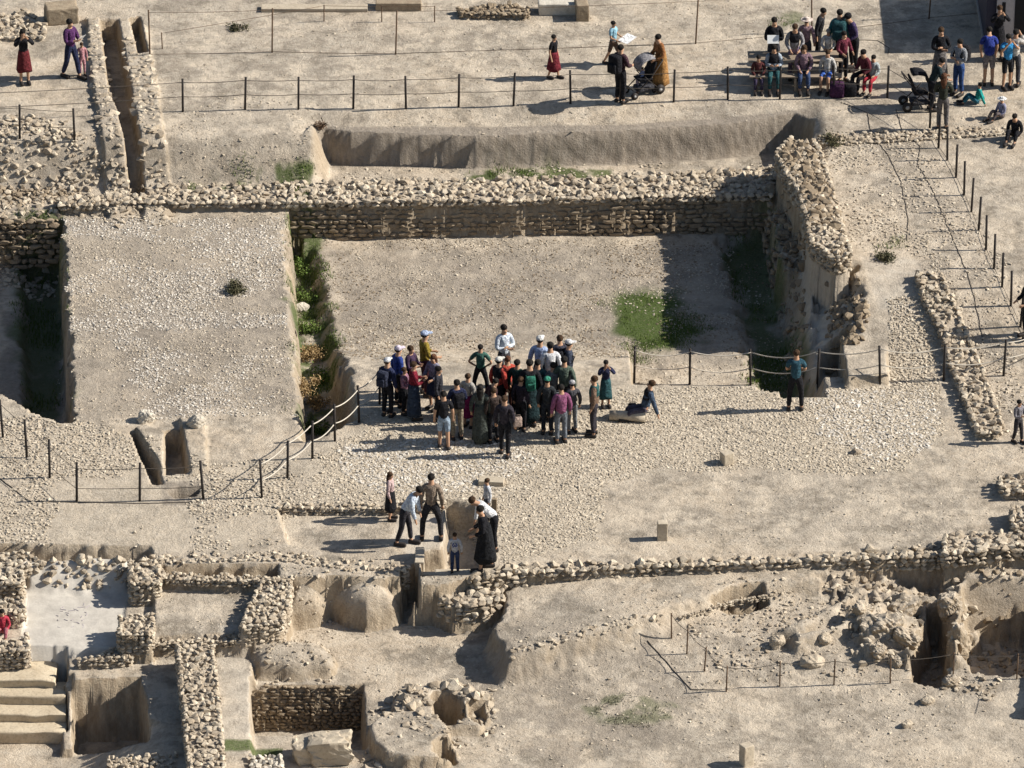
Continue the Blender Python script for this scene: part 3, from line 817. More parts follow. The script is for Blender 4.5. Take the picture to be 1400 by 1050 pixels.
PAVE = [(455, 610), (520, 560), (700, 575), (870, 528), (1100, 528), (1282, 530), (1290, 590), (1235, 640), (1100, 650), (1000, 640), (830, 655), (822, 740), (690, 772), (650, 700), (570, 688), (400, 688), (430, 640)]
scatter_rocks('cobble_paving', PAVE, 0, 0.070, 0.074, 0.93, M_PEBBLE, flat=0.42, sink=0.5, var=0.25)
scatter_rocks('cobble_paving', [(1212, 425), (1276, 420), (1290, 528), (1222, 528)], 0.4, 0.070, 0.074, 0.93, M_PEBBLE, flat=0.5, sink=0.38, seed=1, edge=0.1, var=0.22)
scatter_rocks('cobble_paving', [(465, 612), (560, 596), (720, 604), (735, 640), (640, 670), (520, 676), (465, 645)], 0, 0.072, 0.08, 0.7, M_PEBBLE_W, flat=0.42, sink=0.42, var=0.25, seed=40)
scatter_rocks('cobble_paving', [(1100, 532), (1280, 532), (1284, 592), (1235, 636), (1140, 610)], 0, 0.074, 0.08, 0.6, M_PEBBLE_W, flat=0.42, sink=0.42, var=0.25, seed=41)
scatter_rocks('gravel', [(82, 290), (395, 292), (414, 575), (92, 582)], -0.1, 0.062, 0.045, 0.8, M_PEBBLE_W, noise_scale=1.1, seed=42, var=0.4)
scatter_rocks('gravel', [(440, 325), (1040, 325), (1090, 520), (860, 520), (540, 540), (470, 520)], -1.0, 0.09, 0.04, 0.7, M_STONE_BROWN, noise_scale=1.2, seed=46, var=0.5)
scatter_rocks('gravel', [(-20, 545), (100, 572), (180, 600), (330, 640), (470, 600), (400, 690), (378, 745), (200, 758), (-20, 752)], 0, 0.08, 0.068, 0.9, M_PEBBLE, noise_scale=1.6, seed=2, var=0.3)
scatter_rocks('gravel', [(80, 285), (395, 290), (414, 575), (90, 585)], -0.1, 0.11, 0.05, 0.5, M_PEBBLE, noise_scale=1.3, seed=3)
scatter_rocks('gravel', [(430, 325), (900, 322), (1040, 325), (1090, 520), (860, 520), (520, 540), (470, 520)], -1.0, 0.13, 0.05, 0.5, M_PEBBLE, noise_scale=1.5, seed=4)
scatter_rocks('gravel', [(690, 640), (1290, 600), (1400, 640), (1400, 740), (700, 770)], 0, 0.2, 0.045, 0.6, M_PEBBLE, noise_scale=1.4, seed=5)
scatter_rocks('gravel', [(1120, 195), (1270, 195), (1400, 420), (1400, 600), (1370, 560), (1255, 365), (1160, 350)], 0.6, 0.13, 0.07, 0.75, M_PEBBLE, noise_scale=1.0, seed=6)
scatter_rocks('gravel', [(225, 150), (430, 150), (440, 235), (235, 245)], 0.3, 0.16, 0.05, 0.8, M_PEBBLE, noise_scale=1.0, seed=7)
scatter_rocks('gravel', [(-40, -20), (1440, -20), (1440, 180), (-40, 180)], 0.95, 0.24, 0.045, 0.5, M_PEBBLE, noise_scale=2.0, seed=8)
scatter_rocks('gravel', [(-20, 190), (60, 195), (240, 240), (240, 280), (-20, 310)], 0.3, 0.13, 0.10, 0.8, M_STONE, noise_scale=0.8, seed=9, var=0.5)
scatter_rocks('gravel', [(500, 860), (690, 900), (920, 860), (1440, 920), (1440, 1100), (500, 1100)], -1.08, 0.17, 0.05, 0.6, M_PEBBLE, noise_scale=1.6, seed=10)
scatter_rocks('gravel', [(930, 850), (1130, 805), (1180, 860), (1200, 935), (990, 940)], -1.0, 0.13, 0.075, 0.8, M_STONE, noise_scale=0.8, seed=11, var=0.5)
scatter_rocks('gravel', [(1130, 800), (1180, 780), (1440, 775), (1440, 940), (1200, 920), (1150, 850)], -0.6, 0.14, 0.12, 0.75, M_STONE, noise_scale=0.8, seed=12, var=0.55)
scatter_rocks('gravel', [(380, 830), (560, 830), (680, 840), (690, 900), (480, 930), (350, 925)], -1.08, 0.15, 0.05, 0.8, M_PEBBLE, noise_scale=1.0, seed=13)
scatter_rocks('gravel', [(694, 894), (760, 878), (850, 857), (905, 848), (905, 856), (850, 868), (760, 888), (697, 902)], -0.45, 0.11, 0.10, 0.7, M_STONE, kind='R', edge=0.05, seed=34, steep=9)
scatter_rocks('gravel', [(690, 815), (900, 800), (1400, 795), (1000, 830), (850, 865), (700, 895)], -0.55, 0.2, 0.04, 0.6, M_PEBBLE, noise_scale=1.5, seed=14)
scatter_rocks('gravel', [(460, 230), (1060, 218), (1060, 250), (440, 250)], -0.2, 0.14, 0.06, 0.8, M_PEBBLE, noise_scale=1.0, seed=15)
scatter_rocks('gravel', [(530, 930), (680, 930), (680, 1000), (500, 1040), (500, 985)], -0.9, 0.14, 0.11, 0.8, M_STONE, noise_scale=0.5, seed=16, var=0.45)
scatter_rocks('gravel', [(215, 800), (360, 795), (345, 865), (212, 868)], -0.4, 0.14, 0.035, 0.7, M_PEBBLE, noise_scale=1.0, seed=17)

scatter_rocks('rubble', [(1066, 225), (1080, 205), (1112, 235), (1156, 330), (1150, 350), (1122, 352), (1100, 335), (1076, 300)], 0.7, 0.12, 0.17, 0.95, M_STONE_BROWN, kind='R', flat=0.8, seed=20, edge=0.1, steep=9, var=0.4)
scatter_rocks('rubble', [(1128, 405), (1150, 396), (1170, 400), (1188, 440), (1180, 462), (1150, 470), (1135, 470)], 0.4, 0.12, 0.14, 0.8, M_STONE_BROWN, kind='R', flat=0.8, seed=21, edge=0.1, steep=9, var=0.4)
scatter_rocks('rubble', [(1050, 240), (1068, 240), (1098, 340), (1104, 470), (1090, 480), (1060, 330)], 0.0, 0.16, 0.17, 0.5, M_STONE_BROWN, kind='R', flat=0.7, seed=22, edge=0.2, steep=9, var=0.4)
scatter_rocks('rubble', [(1150, 800), (1200, 775), (1290, 772), (1330, 800), (1325, 850), (1300, 925), (1180, 905), (1150, 850)], -0.6, 0.15, 0.12, 0.4, M_STONE, kind='R', flat=0.7, seed=23, edge=0.2, steep=9, var=0.5)
scatter_rocks('rubble', [(1300, 850), (1340, 840), (1440, 840), (1440, 930), (1310, 925)], -1.6, 0.2, 0.12, 0.3, M_STONE_BROWN, kind='R', flat=0.7, seed=24, edge=0.2, steep=9, var=0.5)
scatter_rocks('rubble', [(384, 800), (545, 800), (552, 835), (380, 845)], -0.8, 0.16, 0.07, 0.6, M_STONE, kind='R', flat=0.7, seed=25, edge=0.2, steep=9, var=0.4)
scatter_rocks('rubble', [(345, 885), (460, 885), (458, 925), (345, 925)], -0.9, 0.14, 0.07, 0.6, M_STONE, kind='R', flat=0.7, seed=26, edge=0.2, steep=9, var=0.4)
scatter_rocks('gravel', [(440, 325), (1000, 325), (1000, 520), (860, 520), (540, 540), (470, 520)], -1.0, 0.075, 0.035, 0.8, M_PEBBLE, noise_scale=0.9, seed=27, var=0.4)
scatter_rocks('gravel', [(80, 285), (395, 290), (414, 575), (90, 585)], -0.1, 0.075, 0.038, 0.8, M_PEBBLE, noise_scale=0.8, seed=28, var=0.4)
scatter_rocks('gravel', [(1110, 195), (1270, 195), (1400, 430), (1370, 560), (1255, 365), (1160, 350)], 0.8, 0.10, 0.05, 0.8, M_PEBBLE, noise_scale=0.6, seed=29, var=0.5)

scatter_rocks('rubble', [(118, 30), (140, 30), (158, 130), (182, 236), (150, 244), (128, 130)], 1.0, 0.15, 0.17, 0.6, M_STONE, kind='R', flat=0.4, seed=30, edge=0.05, steep=0.3, sink=0.62)
scatter_rocks('rubble', [(162, 60), (200, 60), (212, 110), (232, 215), (228, 244), (198, 240), (180, 130)], 1.0, 0.17, 0.2, 0.65, M_STONE, kind='R', flat=0.4, seed=31, edge=0.05, steep=0.3, sink=0.62)
scatter_rocks('rubble', [(-30, 190), (40, 185), (120, 225), (240, 235), (235, 262), (90, 272), (80, 300), (-30, 310)], 0.3, 0.14, 0.12, 0.7, M_STONE, kind='R', flat=0.7, seed=32, edge=0.3, steep=9, sink=0.35, var=0.45)
scatter_rocks('rubble', [(530, 935), (580, 928), (640, 930), (672, 950), (672, 985), (640, 992), (560, 988)], -0.85, 0.16, 0.19, 0.6, M_STONE, kind='R', flat=0.75, seed=33, edge=0.2, steep=0.5, sink=0.35, var=0.4)

scatter_rocks('rubble', [(38, 768), (176, 768), (176, 792), (38, 790)], -0.2, 0.12, 0.12, 0.7, M_STONE, kind='R', flat=0.7, seed=45, edge=0.1, steep=9, var=0.5)

# ---- grass
M_GRASS = make_stone_mat('grass_blades', (0.12, 0.18, 0.03), (0.065, 0.115, 0.018), (0.11, 0.13, 0.035), 4.0, 0.0)
M_DRY = make_stone_mat('dry_brush', (0.42, 0.30, 0.15), (0.30, 0.20, 0.10), (0.36, 0.26, 0.13), 5.0, 0.0)
M_SCRUB = make_stone_mat('grey_scrub', (0.10, 0.10, 0.055), (0.06, 0.065, 0.035), (0.16, 0.13, 0.08), 5.0, 0.0)
def blades(name, x, y, z, h, w, mat, parent=None, lean=0.5):
    n = len(x)
    a = RNG.uniform(0, 6.28, n); l = RNG.uniform(0, lean, n) * h; la = RNG.uniform(0, 6.28, n)
    V = np.empty((n, 3, 3))
    V[:, 0] = np.stack([x - np.cos(a) * w, y - np.sin(a) * w, z - 0.01], -1)
    V[:, 1] = np.stack([x + np.cos(a) * w, y + np.sin(a) * w, z - 0.01], -1)
    V[:, 2] = np.stack([x + np.cos(la) * l, y + np.sin(la) * l, z + h], -1)
    return link(name, mesh_np(name, V.reshape(-1, 3), np.arange(3 * n).reshape(-1, 3), mat), parent)
def grass(poly, zp, dens, h, keep=1.0, ns=0.7, mat=None, seed=0):
    P = WP(poly, zp)
    lo_, hi_ = np.min(P, 0) - 0.6, np.max(P, 0) + 0.6
    x, y = scatter([lo_, hi_] if seed == 3 else P, 1 / math.sqrt(dens), 0.9)
    d = sdf(P, x, y) + fbm(x, y, 0.7, 3, 90 + seed) * (0.9 if seed == 3 else 0.5)
    p = smooth(0.5 - d / 0.6) * smooth((0.75 if seed == 3 else 0.35) + 2.2 * fbm(x, y, ns, 4, 95 + seed)) * keep
    k = RNG.random(len(x)) < p
    x, y = x[k], y[k]
    tag(blades('grass', x, y, hz(x, y), h * RNG.uniform(.5, 1.2, len(x)), 0.012 + 0.0 * x, mat or M_GRASS), kind='stuff')
grass([(255, 257), (440, 246), (440, 262), (255, 268)], -0.2, 500, 0.10, 1, seed=1)
grass([(640, 236), (740, 226), (830, 230), (840, 246), (640, 252)], -0.2, 500, 0.11, 1, seed=2)
grass([(835, 405), (880, 393), (920, 405), (952, 455), (940, 477), (880, 482), (845, 440)], -1.0, 900, 0.055, 1, 1.0, seed=3)
grass([(395, 335), (430, 345), (470, 575), (415, 665)], -1.8, 700, 0.09, 1, 1.2, seed=4)
grass([(995, 330), (1045, 325), (1100, 575), (1040, 560), (1010, 400)], -1.3, 500, 0.12, 1, 1.2, seed=5)
grass([(20, 380), (82, 370), (95, 650), (40, 620)], -2.0, 350, 0.12, 1, 1.2, seed=6)
grass([(1050, 35), (1090, 22), (1140, 38), (1120, 50), (1060, 50)], 1.0, 350, 0.07, .8, seed=7)
grass([(308, 1018), (385, 1016), (385, 1034), (308, 1036)], -0.92, 700, 0.10, 1, 3, seed=8)
grass([(800, 970), (850, 955), (915, 975), (880, 1000), (820, 990)], -1.08, 350, 0.07, .8, 0.3, mat=M_SCRUB, seed=9)
grass([(215, 795), (250, 793), (250, 800), (215, 804)], -0.42, 600, 0.10, 1, 3, seed=10)
grass([(1195, 345), (1235, 343), (1240, 360), (1200, 362)], 0.5, 400, 0.08, .8, seed=11)

# ---- bushes, each a plant of its own
def bush(px, py, r, h, label, mat, n=900, group=None, g=None):
    x0, y0, z0 = g or G(px, py)
    if group: h *= 0.6; r *= 1.15
    e = empty('bush', (x0, y0, z0)); tag(e, label, 'bush', group)
    nl = 9
    lx, ly = RNG.normal(0, r * .5, nl), RNG.normal(0, r * .5, nl)
    lz, lr = RNG.uniform(0.1, 0.75, nl) * h, RNG.uniform(.16, .42, nl) * r
    w_ = RNG.integers(0, nl, n)
    x = lx[w_] + RNG.normal(0, 1, n) * lr[w_]; y = ly[w_] + RNG.normal(0, 1, n) * lr[w_]
    z = np.abs(lz[w_] + RNG.normal(0, 1, n) * lr[w_] * .6)
    V = np.empty((n, 4, 3)); s = RNG.uniform(0.018, 0.045, n)[:, None]
    d1 = RNG.normal(size=(n, 3)); d1 /= np.linalg.norm(d1, axis=1)[:, None]
    d2 = RNG.normal(size=(n, 3)); d2 /= np.linalg.norm(d2, axis=1)[:, None]
    c = np.stack([x, y, z], -1)
    V[:, 0] = c; V[:, 1] = c + d1 * s; V[:, 2] = c + d1 * s * 1.4 + d2 * s; V[:, 3] = c + d2 * s
    link('leaves', mesh_np('leaves', V.reshape(-1, 3), np.arange(4 * n).reshape(-1, 4), mat), e)
    m = MB()
    for k in range(7):
        a = k * 0.9 + random.random()
        m.tube([(0, 0, -0.02), (math.cos(a) * r * .35, math.sin(a) * r * .35, h * .45), (math.cos(a) * r * .7, math.sin(a) * r * .7, h * .75)], 0.012, 5, 0.004)
    m.build('stem', M_RUST, e)
    return e
M_FRESH = make_stone_mat('fresh_leaves', (0.13, 0.19, 0.045), (0.07, 0.12, 0.025), (0.17, 0.20, 0.06), 4.0, 0.0)
bush(421, 492, 0.33, 0.45, 'tan dry brush clump, upper one in the overgrown trench', M_DRY, 1300, 'bushes in the trench')
bush(413, 536, 0.32, 0.38, 'tan dry brush clump hugging the platform wall, lower one in the trench', M_DRY, 1300, 'bushes in the trench')
bush(434, 556, 0.28, 0.32, 'tan dry bush at the lowest end of the overgrown trench', M_DRY, 900, 'bushes in the trench')
bush(412, 372, 0.30, 0.40, 'green leafy bush at the far end of the trench', M_FRESH, 1100, 'bushes in the trench')
bush(410, 412, 0.26, 0.36, 'green leafy bush above the pale boulder in the trench', M_FRESH, 1000, 'bushes in the trench')
bush(425, 452, 0.28, 0.36, 'green leafy bush below the pale boulder in the trench', M_FRESH, 1000, 'bushes in the trench')
bush(441, 520, 0.26, 0.3, 'bright green bush beside the dry clumps in the trench', M_FRESH, 1000, 'bushes in the trench')
bush(436, 590, 0.30, 0.32, 'bright green bush at the near end of the trench', M_FRESH, 1000, 'bushes in the trench')
bush(320, 400, 0.27, 0.22, 'dark green low shrub alone on the gravelly platform', M_SCRUB, 1200)
bush(1210, 353, 0.25, 0.14, 'olive ground shrub above the plastered ramp', M_SCRUB, 700)
bush(1137, 197, 0.26, 0.22, 'dark shrub at the corner of the broken pool rim', M_SCRUB, 900)
bush(438, 178, 0.14, 0.25, 'brown dead twig bush at the end of the earth bank', M_RUST, 300)
bush(325, 40, 0.2, 0.10, 'dark low scrub on the upper terrace behind the fence', M_SCRUB, 500)

# ---- boulders and worked stones, each a thing
def boulder(name, label, px, py, size, mat, rz=0.0, seed=0, z=None, sink=0.25, cat='boulder', pts=34, cube=0.6, group=None, rough=0.16):
    x, y, g = G(px, py)
    if z is not None: x, y = W(px, py, z); g = z
    V, F = rock_shape(300 + seed, pts, cube)
    bm = bmesh.new()
    vs_ = [bm.verts.new(v) for v in V * np.array(size)]
    for f in F: bm.faces.new([vs_[i] for i in f])
    for _ in range(2):
        bmesh.ops.subdivide_edges(bm, edges=bm.edges[:], cuts=2, use_grid_fill=True)
        bmesh.ops.triangulate(bm, faces=bm.faces[:])
        bmesh.ops.smooth_vert(bm, verts=bm.verts[:], factor=0.5, use_axis_x=True, use_axis_y=True, use_axis_z=True)
    co = np.array([v.co[:] for v in bm.verts]); q = max(size)
    n = 0.6 * fbm(co[:, 0] + co[:, 2], co[:, 1] - co[:, 2] * 0.7, q * 0.45, 5, 5 + seed % 9) + 0.5 * (1 - 2 * np.abs(fbm(co[:, 0] - co[:, 2] * .8, co[:, 1] + co[:, 2], q * 0.3, 4, 2 + seed % 7))) + 0.3 * fbm(co[:, 0] * 1.1 + co[:, 1], co[:, 2] * 1.3 - co[:, 1], q * 0.12, 3, 3)
    for v, n_ in zip(bm.verts, n): v.co += v.co.normalized() * float(n_) * min(size) * rough
    me = bpy.data.meshes.new(name); bm.to_mesh(me); bm.free(); me.materials.append(mat)
    o = link(name, me, None, (x, y, g + size[2] * (0.5 - sink))); o.rotation_euler = (0, 0, rz)
    tag(o, label, cat, group)
    return o

boulder('boulder', 'grey flat cap stone lying on the big honey block', 447, 1012, (0.62, 0.55, 0.22), M_PLASTER, 0.2, 3, z=-0.62, sink=0.3)
boulder('boulder', 'pale yellowish stone amid the greenery of the trench', 412, 424, (0.42, 0.3, 0.22), M_STONE_PALE, 0.1, 4)
boulder('boulder', 'small pale stone on the bare lower ground beside a dark hollow', 1268, 962, (0.32, 0.22, 0.2), M_STONE, 0.3, 5)
boulder('boulder', 'tiny tan stone lying below the rope fence of the crags', 1240, 993, (0.28, 0.2, 0.16), M_STONE, 0.6, 6)
boulder('boulder', 'squared pale block resting on open gravel near the sandy furrows', 1063, 884, (0.36, 0.3, 0.3), M_STONE, 0.3, 7, cube=0.9)
boulder('boulder', 'pale rounded stone lying above the near rope fence', 1128, 878, (0.36, 0.3, 0.26), M_STONE, 0.9, 8)
boulder('boulder', 'flat sandy block at the foot of the crag by the fence', 1112, 908, (0.6, 0.35, 0.25), M_STONE, 0.1, 9)
boulder('boulder', 'rough stone stump on the far cobbles with small shadow', 1170, 620, (0.26, 0.2, 0.16), M_STONE, 0.1, 10)
boulder('boulder', 'white boulder at the head of the little bath', 200, 576, (0.42, 0.36, 0.36), M_STONE_PALE, 0.1, 11)
boulder('boulder', 'jagged white rock on the shoulder of the stepped bath', 268, 582, (0.4, 0.4, 0.34), M_STONE_PALE, 0.8, 12)
boulder('boulder', 'pale stone beside a dark hollow near the rubble walls', 110, 768, (0.22, 0.2, 0.26), M_STONE, 0.8, 13)
# crag outcrops
cr = [(1205, 862, 1.3, 1.0, .9), (1232, 835, 1.1, .9, .8), (1300, 830, .8, .7, .9), (1312, 880, .55, .6, 1.2), (1240, 880, .8, .6, .9), (1180, 835, .6, .5, .5), (1298, 935, .5, .5, .4), (1200, 892, .7, .5, .5), (1225, 905, .5, .4, .35)]
ctx = ['largest lumpy tan outcrop of the crag', 'fissured tan outcrop above the largest lump', 'outcrop hanging over the far side of the cave', 'upright rock pillar dividing cave from dark pit', 'orange rock wall beside the cave mouth', 'small knob at the near end of the furrows', 'rock lump beside the cave floor', 'low ochre rock below the largest lump', 'little ochre rock at the foot of the crag']
for k, ((px, py, a, b, c_), t) in enumerate(zip(cr, ctx)):
    boulder('rock_outcrop', t, px, py, (a * .72, b * .72, c_ * .72), M_GROUND, k * 0.7, 20 + k, sink=0.5, cat='rock', pts=26, cube=0.4, group='rocks of the crag', rough=0.3)

def box_stone(name, label, px, py, size, mat, rz=0.0, cat='stone block', z=None, seed=0, group=None, rough=0.09):
    """squared, worn block"""
    x, y, g = G(px, py)
    if z is not None: x, y = W(px, py, z); g = z
    m = MB().box((0, 0, size[2] / 2 - 0.02), size, bev=min(size) * 0.09)
    bmesh.ops.subdivide_edges(m.bm, edges=[e for e in m.bm.edges if e.calc_length() > 0.1], cuts=5, use_grid_fill=True)
    for v in m.bm.verts:
        n = float(fbm(v.co.x * 1.3 + v.co.z + seed, v.co.y * 1.3 - v.co.z + seed, 0.35, 4, 8))
        v.co += Vector((n, -n * .6, n * .5)) * min(size) * rough
    o = m.build(name, mat, None, False, (x, y, g)); o.rotation_euler = (0, 0, rz)
    return tag(o, label, cat, group)
box_stone('boulder', 'big honey block with a grey cap stone by the wide cistern', 452, 1038, (0.86, 0.6, 0.62), M_PLASTER, 0.12, 'boulder', z=-1.08, seed=2, rough=0.35)
box_stone('boulder', 'smaller honey block leaning on the big one by the wide cistern', 418, 1036, (0.55, 0.62, 0.5), M_PLASTER, 0.3, 'boulder', z=-1.08, seed=12, rough=0.35)
box_stone('marker_post', 'short square stone marker on bare ground near the fieldstone line', 905, 738, (0.25, 0.22, 0.5), M_PLASTER, 0.05, 'marker')
box_stone('marker_post', 'stubby stone marker with lit cream face among the far cobbles', 993, 634, (0.27, 0.25, 0.32), M_PLASTER, 0.5, 'marker')
box_stone('marker_post', 'stone marker at the bottom edge of the bare lower ground', 1020, 1046, (0.27, 0.24, 0.55), M_PLASTER, 0.55, 'marker')
box_stone('standing_slab', 'grey upright slab closing the passage under the inlet basin', 584, 831, (0.40, 0.16, 0.98), M_PLASTER, 0.0, 'slab', z=-1.08)
box_stone('standing_slab', 'dark upright slab joined to the grey slab by the passage', 611, 830, (0.44, 0.2, 0.95), M_STONE_BROWN, 0.0, 'slab', z=-1.08, seed=3)
box_stone('wall_block', 'long squared block lying at the foot of the upright slabs', 640, 829, (0.72, 0.24, 0.34), M_PLASTER, 0.0, 'stone block', z=-1.08, seed=5)
box_stone('wall_block', 'squared honey block stacked above the long foot block', 626, 822, (0.5, 0.3, 0.30), M_PLASTER, 0.0, 'stone block', z=-0.76, seed=6)
box_stone('wall_block', 'tall pale end block where the passage begins', 540, 828, (0.24, 0.9, 0.95), M_PLASTER, 0.0, 'stone block', z=-1.05, seed=7)
box_stone('channel_block', 'rounded pale block at the end of the shallow channel by the man in beige', 574, 777, (0.22, 0.75, 0.4), M_PLASTER, 0.0, 'stone block', z=-0.35, seed=8)
box_stone('basin_slab', 'flat slab cover above the inlet basin', 672, 662, (0.62, 0.3, 0.14), M_PLASTER, -0.1, 'slab', seed=9)
box_stone('basin_slab', 'dark upright plate at the corner of the inlet basin', 676, 702, (0.12, 0.1, 0.42), M_STONE_BROWN, -0.1, 'slab', seed=9)
b_ = MB().tube([(-0.45, 0, 0.12), (-0.2, 0, 0.13), (0.2, 0, 0.13), (0.45, 0.0, 0.12)], 0.13, 10)
g_ = G(858, 576); o_ = b_.build('column_drum', M_PLASTER, None, True, g_); o_.rotation_euler = (0, 0, -0.12)
tag(o_, 'fallen smooth stone column serving as a seat beside the crowd', 'column')

# staircase of the near left: rock-cut steps, each step a part
st = empty('rock_staircase', (*W(40, 960, -1.3), -1.3)); tag(st, 'wide plastered rock-cut steps descending beside the first cistern', 'staircase')
rows = [(905, 930, -0.93), (939, 951, -1.15), (962, 977, -1.38), (988, 1002, -1.60)]
for k, (ya, yb, z) in enumerate(rows):
    y1 = W(0, ya, z)[1] + 0.25; y0 = W(0, yb, z)[1]
    x1 = W(90 if k else 76, yb, z)[0]; x0 = -15.5
    m = MB().box(((x0 + x1) / 2, (y0 + y1) / 2, z - 0.5), (x1 - x0, y1 - y0, 1.0), bev=0.035)
    bmesh.ops.subdivide_edges(m.bm, edges=[e for e in m.bm.edges if e.calc_length() > 0.4], cuts=14, use_grid_fill=True)
    for v in m.bm.verts:
        n = float(fbm(v.co.x, v.co.y + v.co.z * 2, 0.5, 4, 3 + k)); v.co += Vector((n * .3, n, n)) * 0.05
    o = m.build('step', M_STEP, st, True); o.location = -Vector(st.location)
# ------------------------------------------------------------------ fences
def fence(label, pts, zpost, ropes, rope_mat, rope_r=0.012, sag=0.12, thick=0.032, extra=(), post_mat=None, group='rope and cable fences', name='rope_fence', gaps=()):
    """pts: picture positions of the post feet; ropes: heights along the post"""
    g = [G(*p) for p in pts]
    e = empty(name, g[0]); e['kind'] = 'thing'; tag(e, label, 'fence', group)
    o0 = Vector(g[0])
    key = 'post%g%g' % (zpost, thick)
    if key not in _shared:
        m = MB().tube([(0, 0, -0.12), (0, 0, zpost)], thick, 8)
        m.sphere((0, 0, zpost), (thick * 1.15, thick * 1.15, thick * .5), 8, 5)
        o = m.build('post', post_mat or M_POST); _shared[key] = o.data; bpy.data.objects.remove(o)
    for p in g:
        o = link('post', _shared[key], e, Vector(p) - o0)
        o.rotation_euler = (random.uniform(-.04, .04), random.uniform(-.045, .045), random.uniform(0, 6))
    ends = [Vector(p) for p in extra[:1] if p] + [Vector(p) for p in g] + [Vector(p) for p in extra[1:] if p]
    for h in ropes:
        m = MB()
        for k, (a, b) in enumerate(zip(ends, ends[1:])):
            if k in gaps: continue
            s_ = sag * random.uniform(0.6, 1.3)
            q = []
            for t in np.linspace(0, 1, 9):
                c = a.lerp(b, t); q.append(c - o0 + Vector((0, 0, h - s_ * 4 * t * (1 - t))))
            m.tube(q, rope_r, 5)
        m.build('rope', rope_mat, e)
    return e
def far(px, py):
    return G(px, py)
fence('straight cable fence with thin dark posts along the upper terrace', [(250, 153), (335, 151), (408, 150), (483, 150), (555, 149), (627, 147), (702, 145), (780, 142), (848, 141), (921, 140), (995, 137), (1066, 136), (1140, 134), (1213, 134)],
      0.98, (0.88, 0.45), M_WIRE, 0.009, 0.03, extra=(far(-60, 170), far(1290, 178)))
fence('short cable fence of two posts above the rubble bank', [(27, 190), (102, 194)], 0.98, (0.9, 0.4), M_WIRE, 0.008, 0.03, extra=(far(-60, 190),))
fence('fence of dark posts running down the sunny side towards the pool corner', [(1271, 178), (1283, 203), (1295, 220), (1307, 243), (1318, 267), (1328, 290), (1338, 315), (1348, 342), (1359, 368), (1370, 393), (1382, 420), (1395, 447), (1408, 475)],
      0.98, (0.05,), M_WIRE, 0.007, 0.0)
fence('pale double rope fence guarding the near edge of the big pool', [(867, 524), (943, 526), (1026, 527), (1117, 526), (1203, 526), (1290, 521), (1372, 514)],
      1.02, (0.95, 0.5), M_ROPE, 0.014, 0.14, extra=(None, far(1450, 480)))
fence('pale double rope fence climbing from the bath to the crowd', [(358, 681), (393, 654), (427, 627), (458, 604), (491, 578), (519, 553)],
      1.05, (0.95, 0.5), M_ROPE, 0.015, 0.08)
fence('dark cable fence before the small stepped bath', [(278, 683), (191, 685), (105, 685), (68, 654), (37, 627), (4, 598)],
      1.05, (0.9, 0.35), M_WIRE, 0.008, 0.02, extra=(None, far(-60, 560)))
fence('thin low rope fence round the craggy pit', [(918, 873), (939, 895), (963, 919), (993, 946), (1066, 940), (1140, 938), (1217, 935), (1303, 927), (1390, 930)],
      0.68, (0.64,), M_WIRE, 0.008, 0.08, thick=0.018, extra=(None, far(1460, 930)), post_mat=M_RUST)
fence('tall thin brown poles with stretched wire on the far terrace', [(205, 76), (372, 72), (541, 75), (951, 60), (1110, 46), (1270, 26), (1420, 10)],
      1.35, (1.3, 0.03), M_RUST, 0.006, 0.02, thick=0.022, post_mat=M_RUST)
fence('short thin poles of the farthest wire fence', [(222, 67), (443, 30), (522, 30), (594, 30)], 0.5, (0.48,), M_RUST, 0.006, 0.01, thick=0.016, post_mat=M_RUST)

# irrigation hoses and cables lying on the ground
def hose(label, pts, r=0.010, mat=M_HOSE):
    g = [Vector(G(*p)) for p in pts]
    q = []
    for a, b in zip(g, g[1:]):
        n = max(2, int((b - a).length / 0.15))
        for t in range(n):
            c = a.lerp(b, t / n); c.z = float(hz(c.x, c.y)) + r * .8; c.x += random.uniform(-.015, .015)
            q.append(c)
    q.append(g[-1])
    o = MB().tube([c - g[0] for c in q], r, 5).build('hose', mat, None, True, g[0])
    tag(o, label, 'hose', 'black hoses on the ground')
hose('black hose curving from the earth bank past the stone line down to the ramp', [(1150, 140), (1186, 155), (1190, 180), (1215, 215), (1232, 250), (1242, 300), (1240, 330)])
hose('black hose crossing the stony slope below the seated tourists', [(1225, 150), (1233, 178), (1258, 200), (1255, 225), (1275, 260), (1300, 320), (1330, 400), (1345, 470)])
hose('black hose hanging over from the table group towards the fence', [(1160, 55), (1200, 56), (1216, 66), (1214, 75)])
hose('thin dark hose running down the bare lower ground to the rope fence', [(885, 878), (905, 900), (925, 922), (945, 944), (985, 945)], 0.012)
hose('thin dark hose lying across the gravel near the cable fence', [(0, 655), (40, 686), (110, 687), (200, 689), (280, 687)], 0.012)

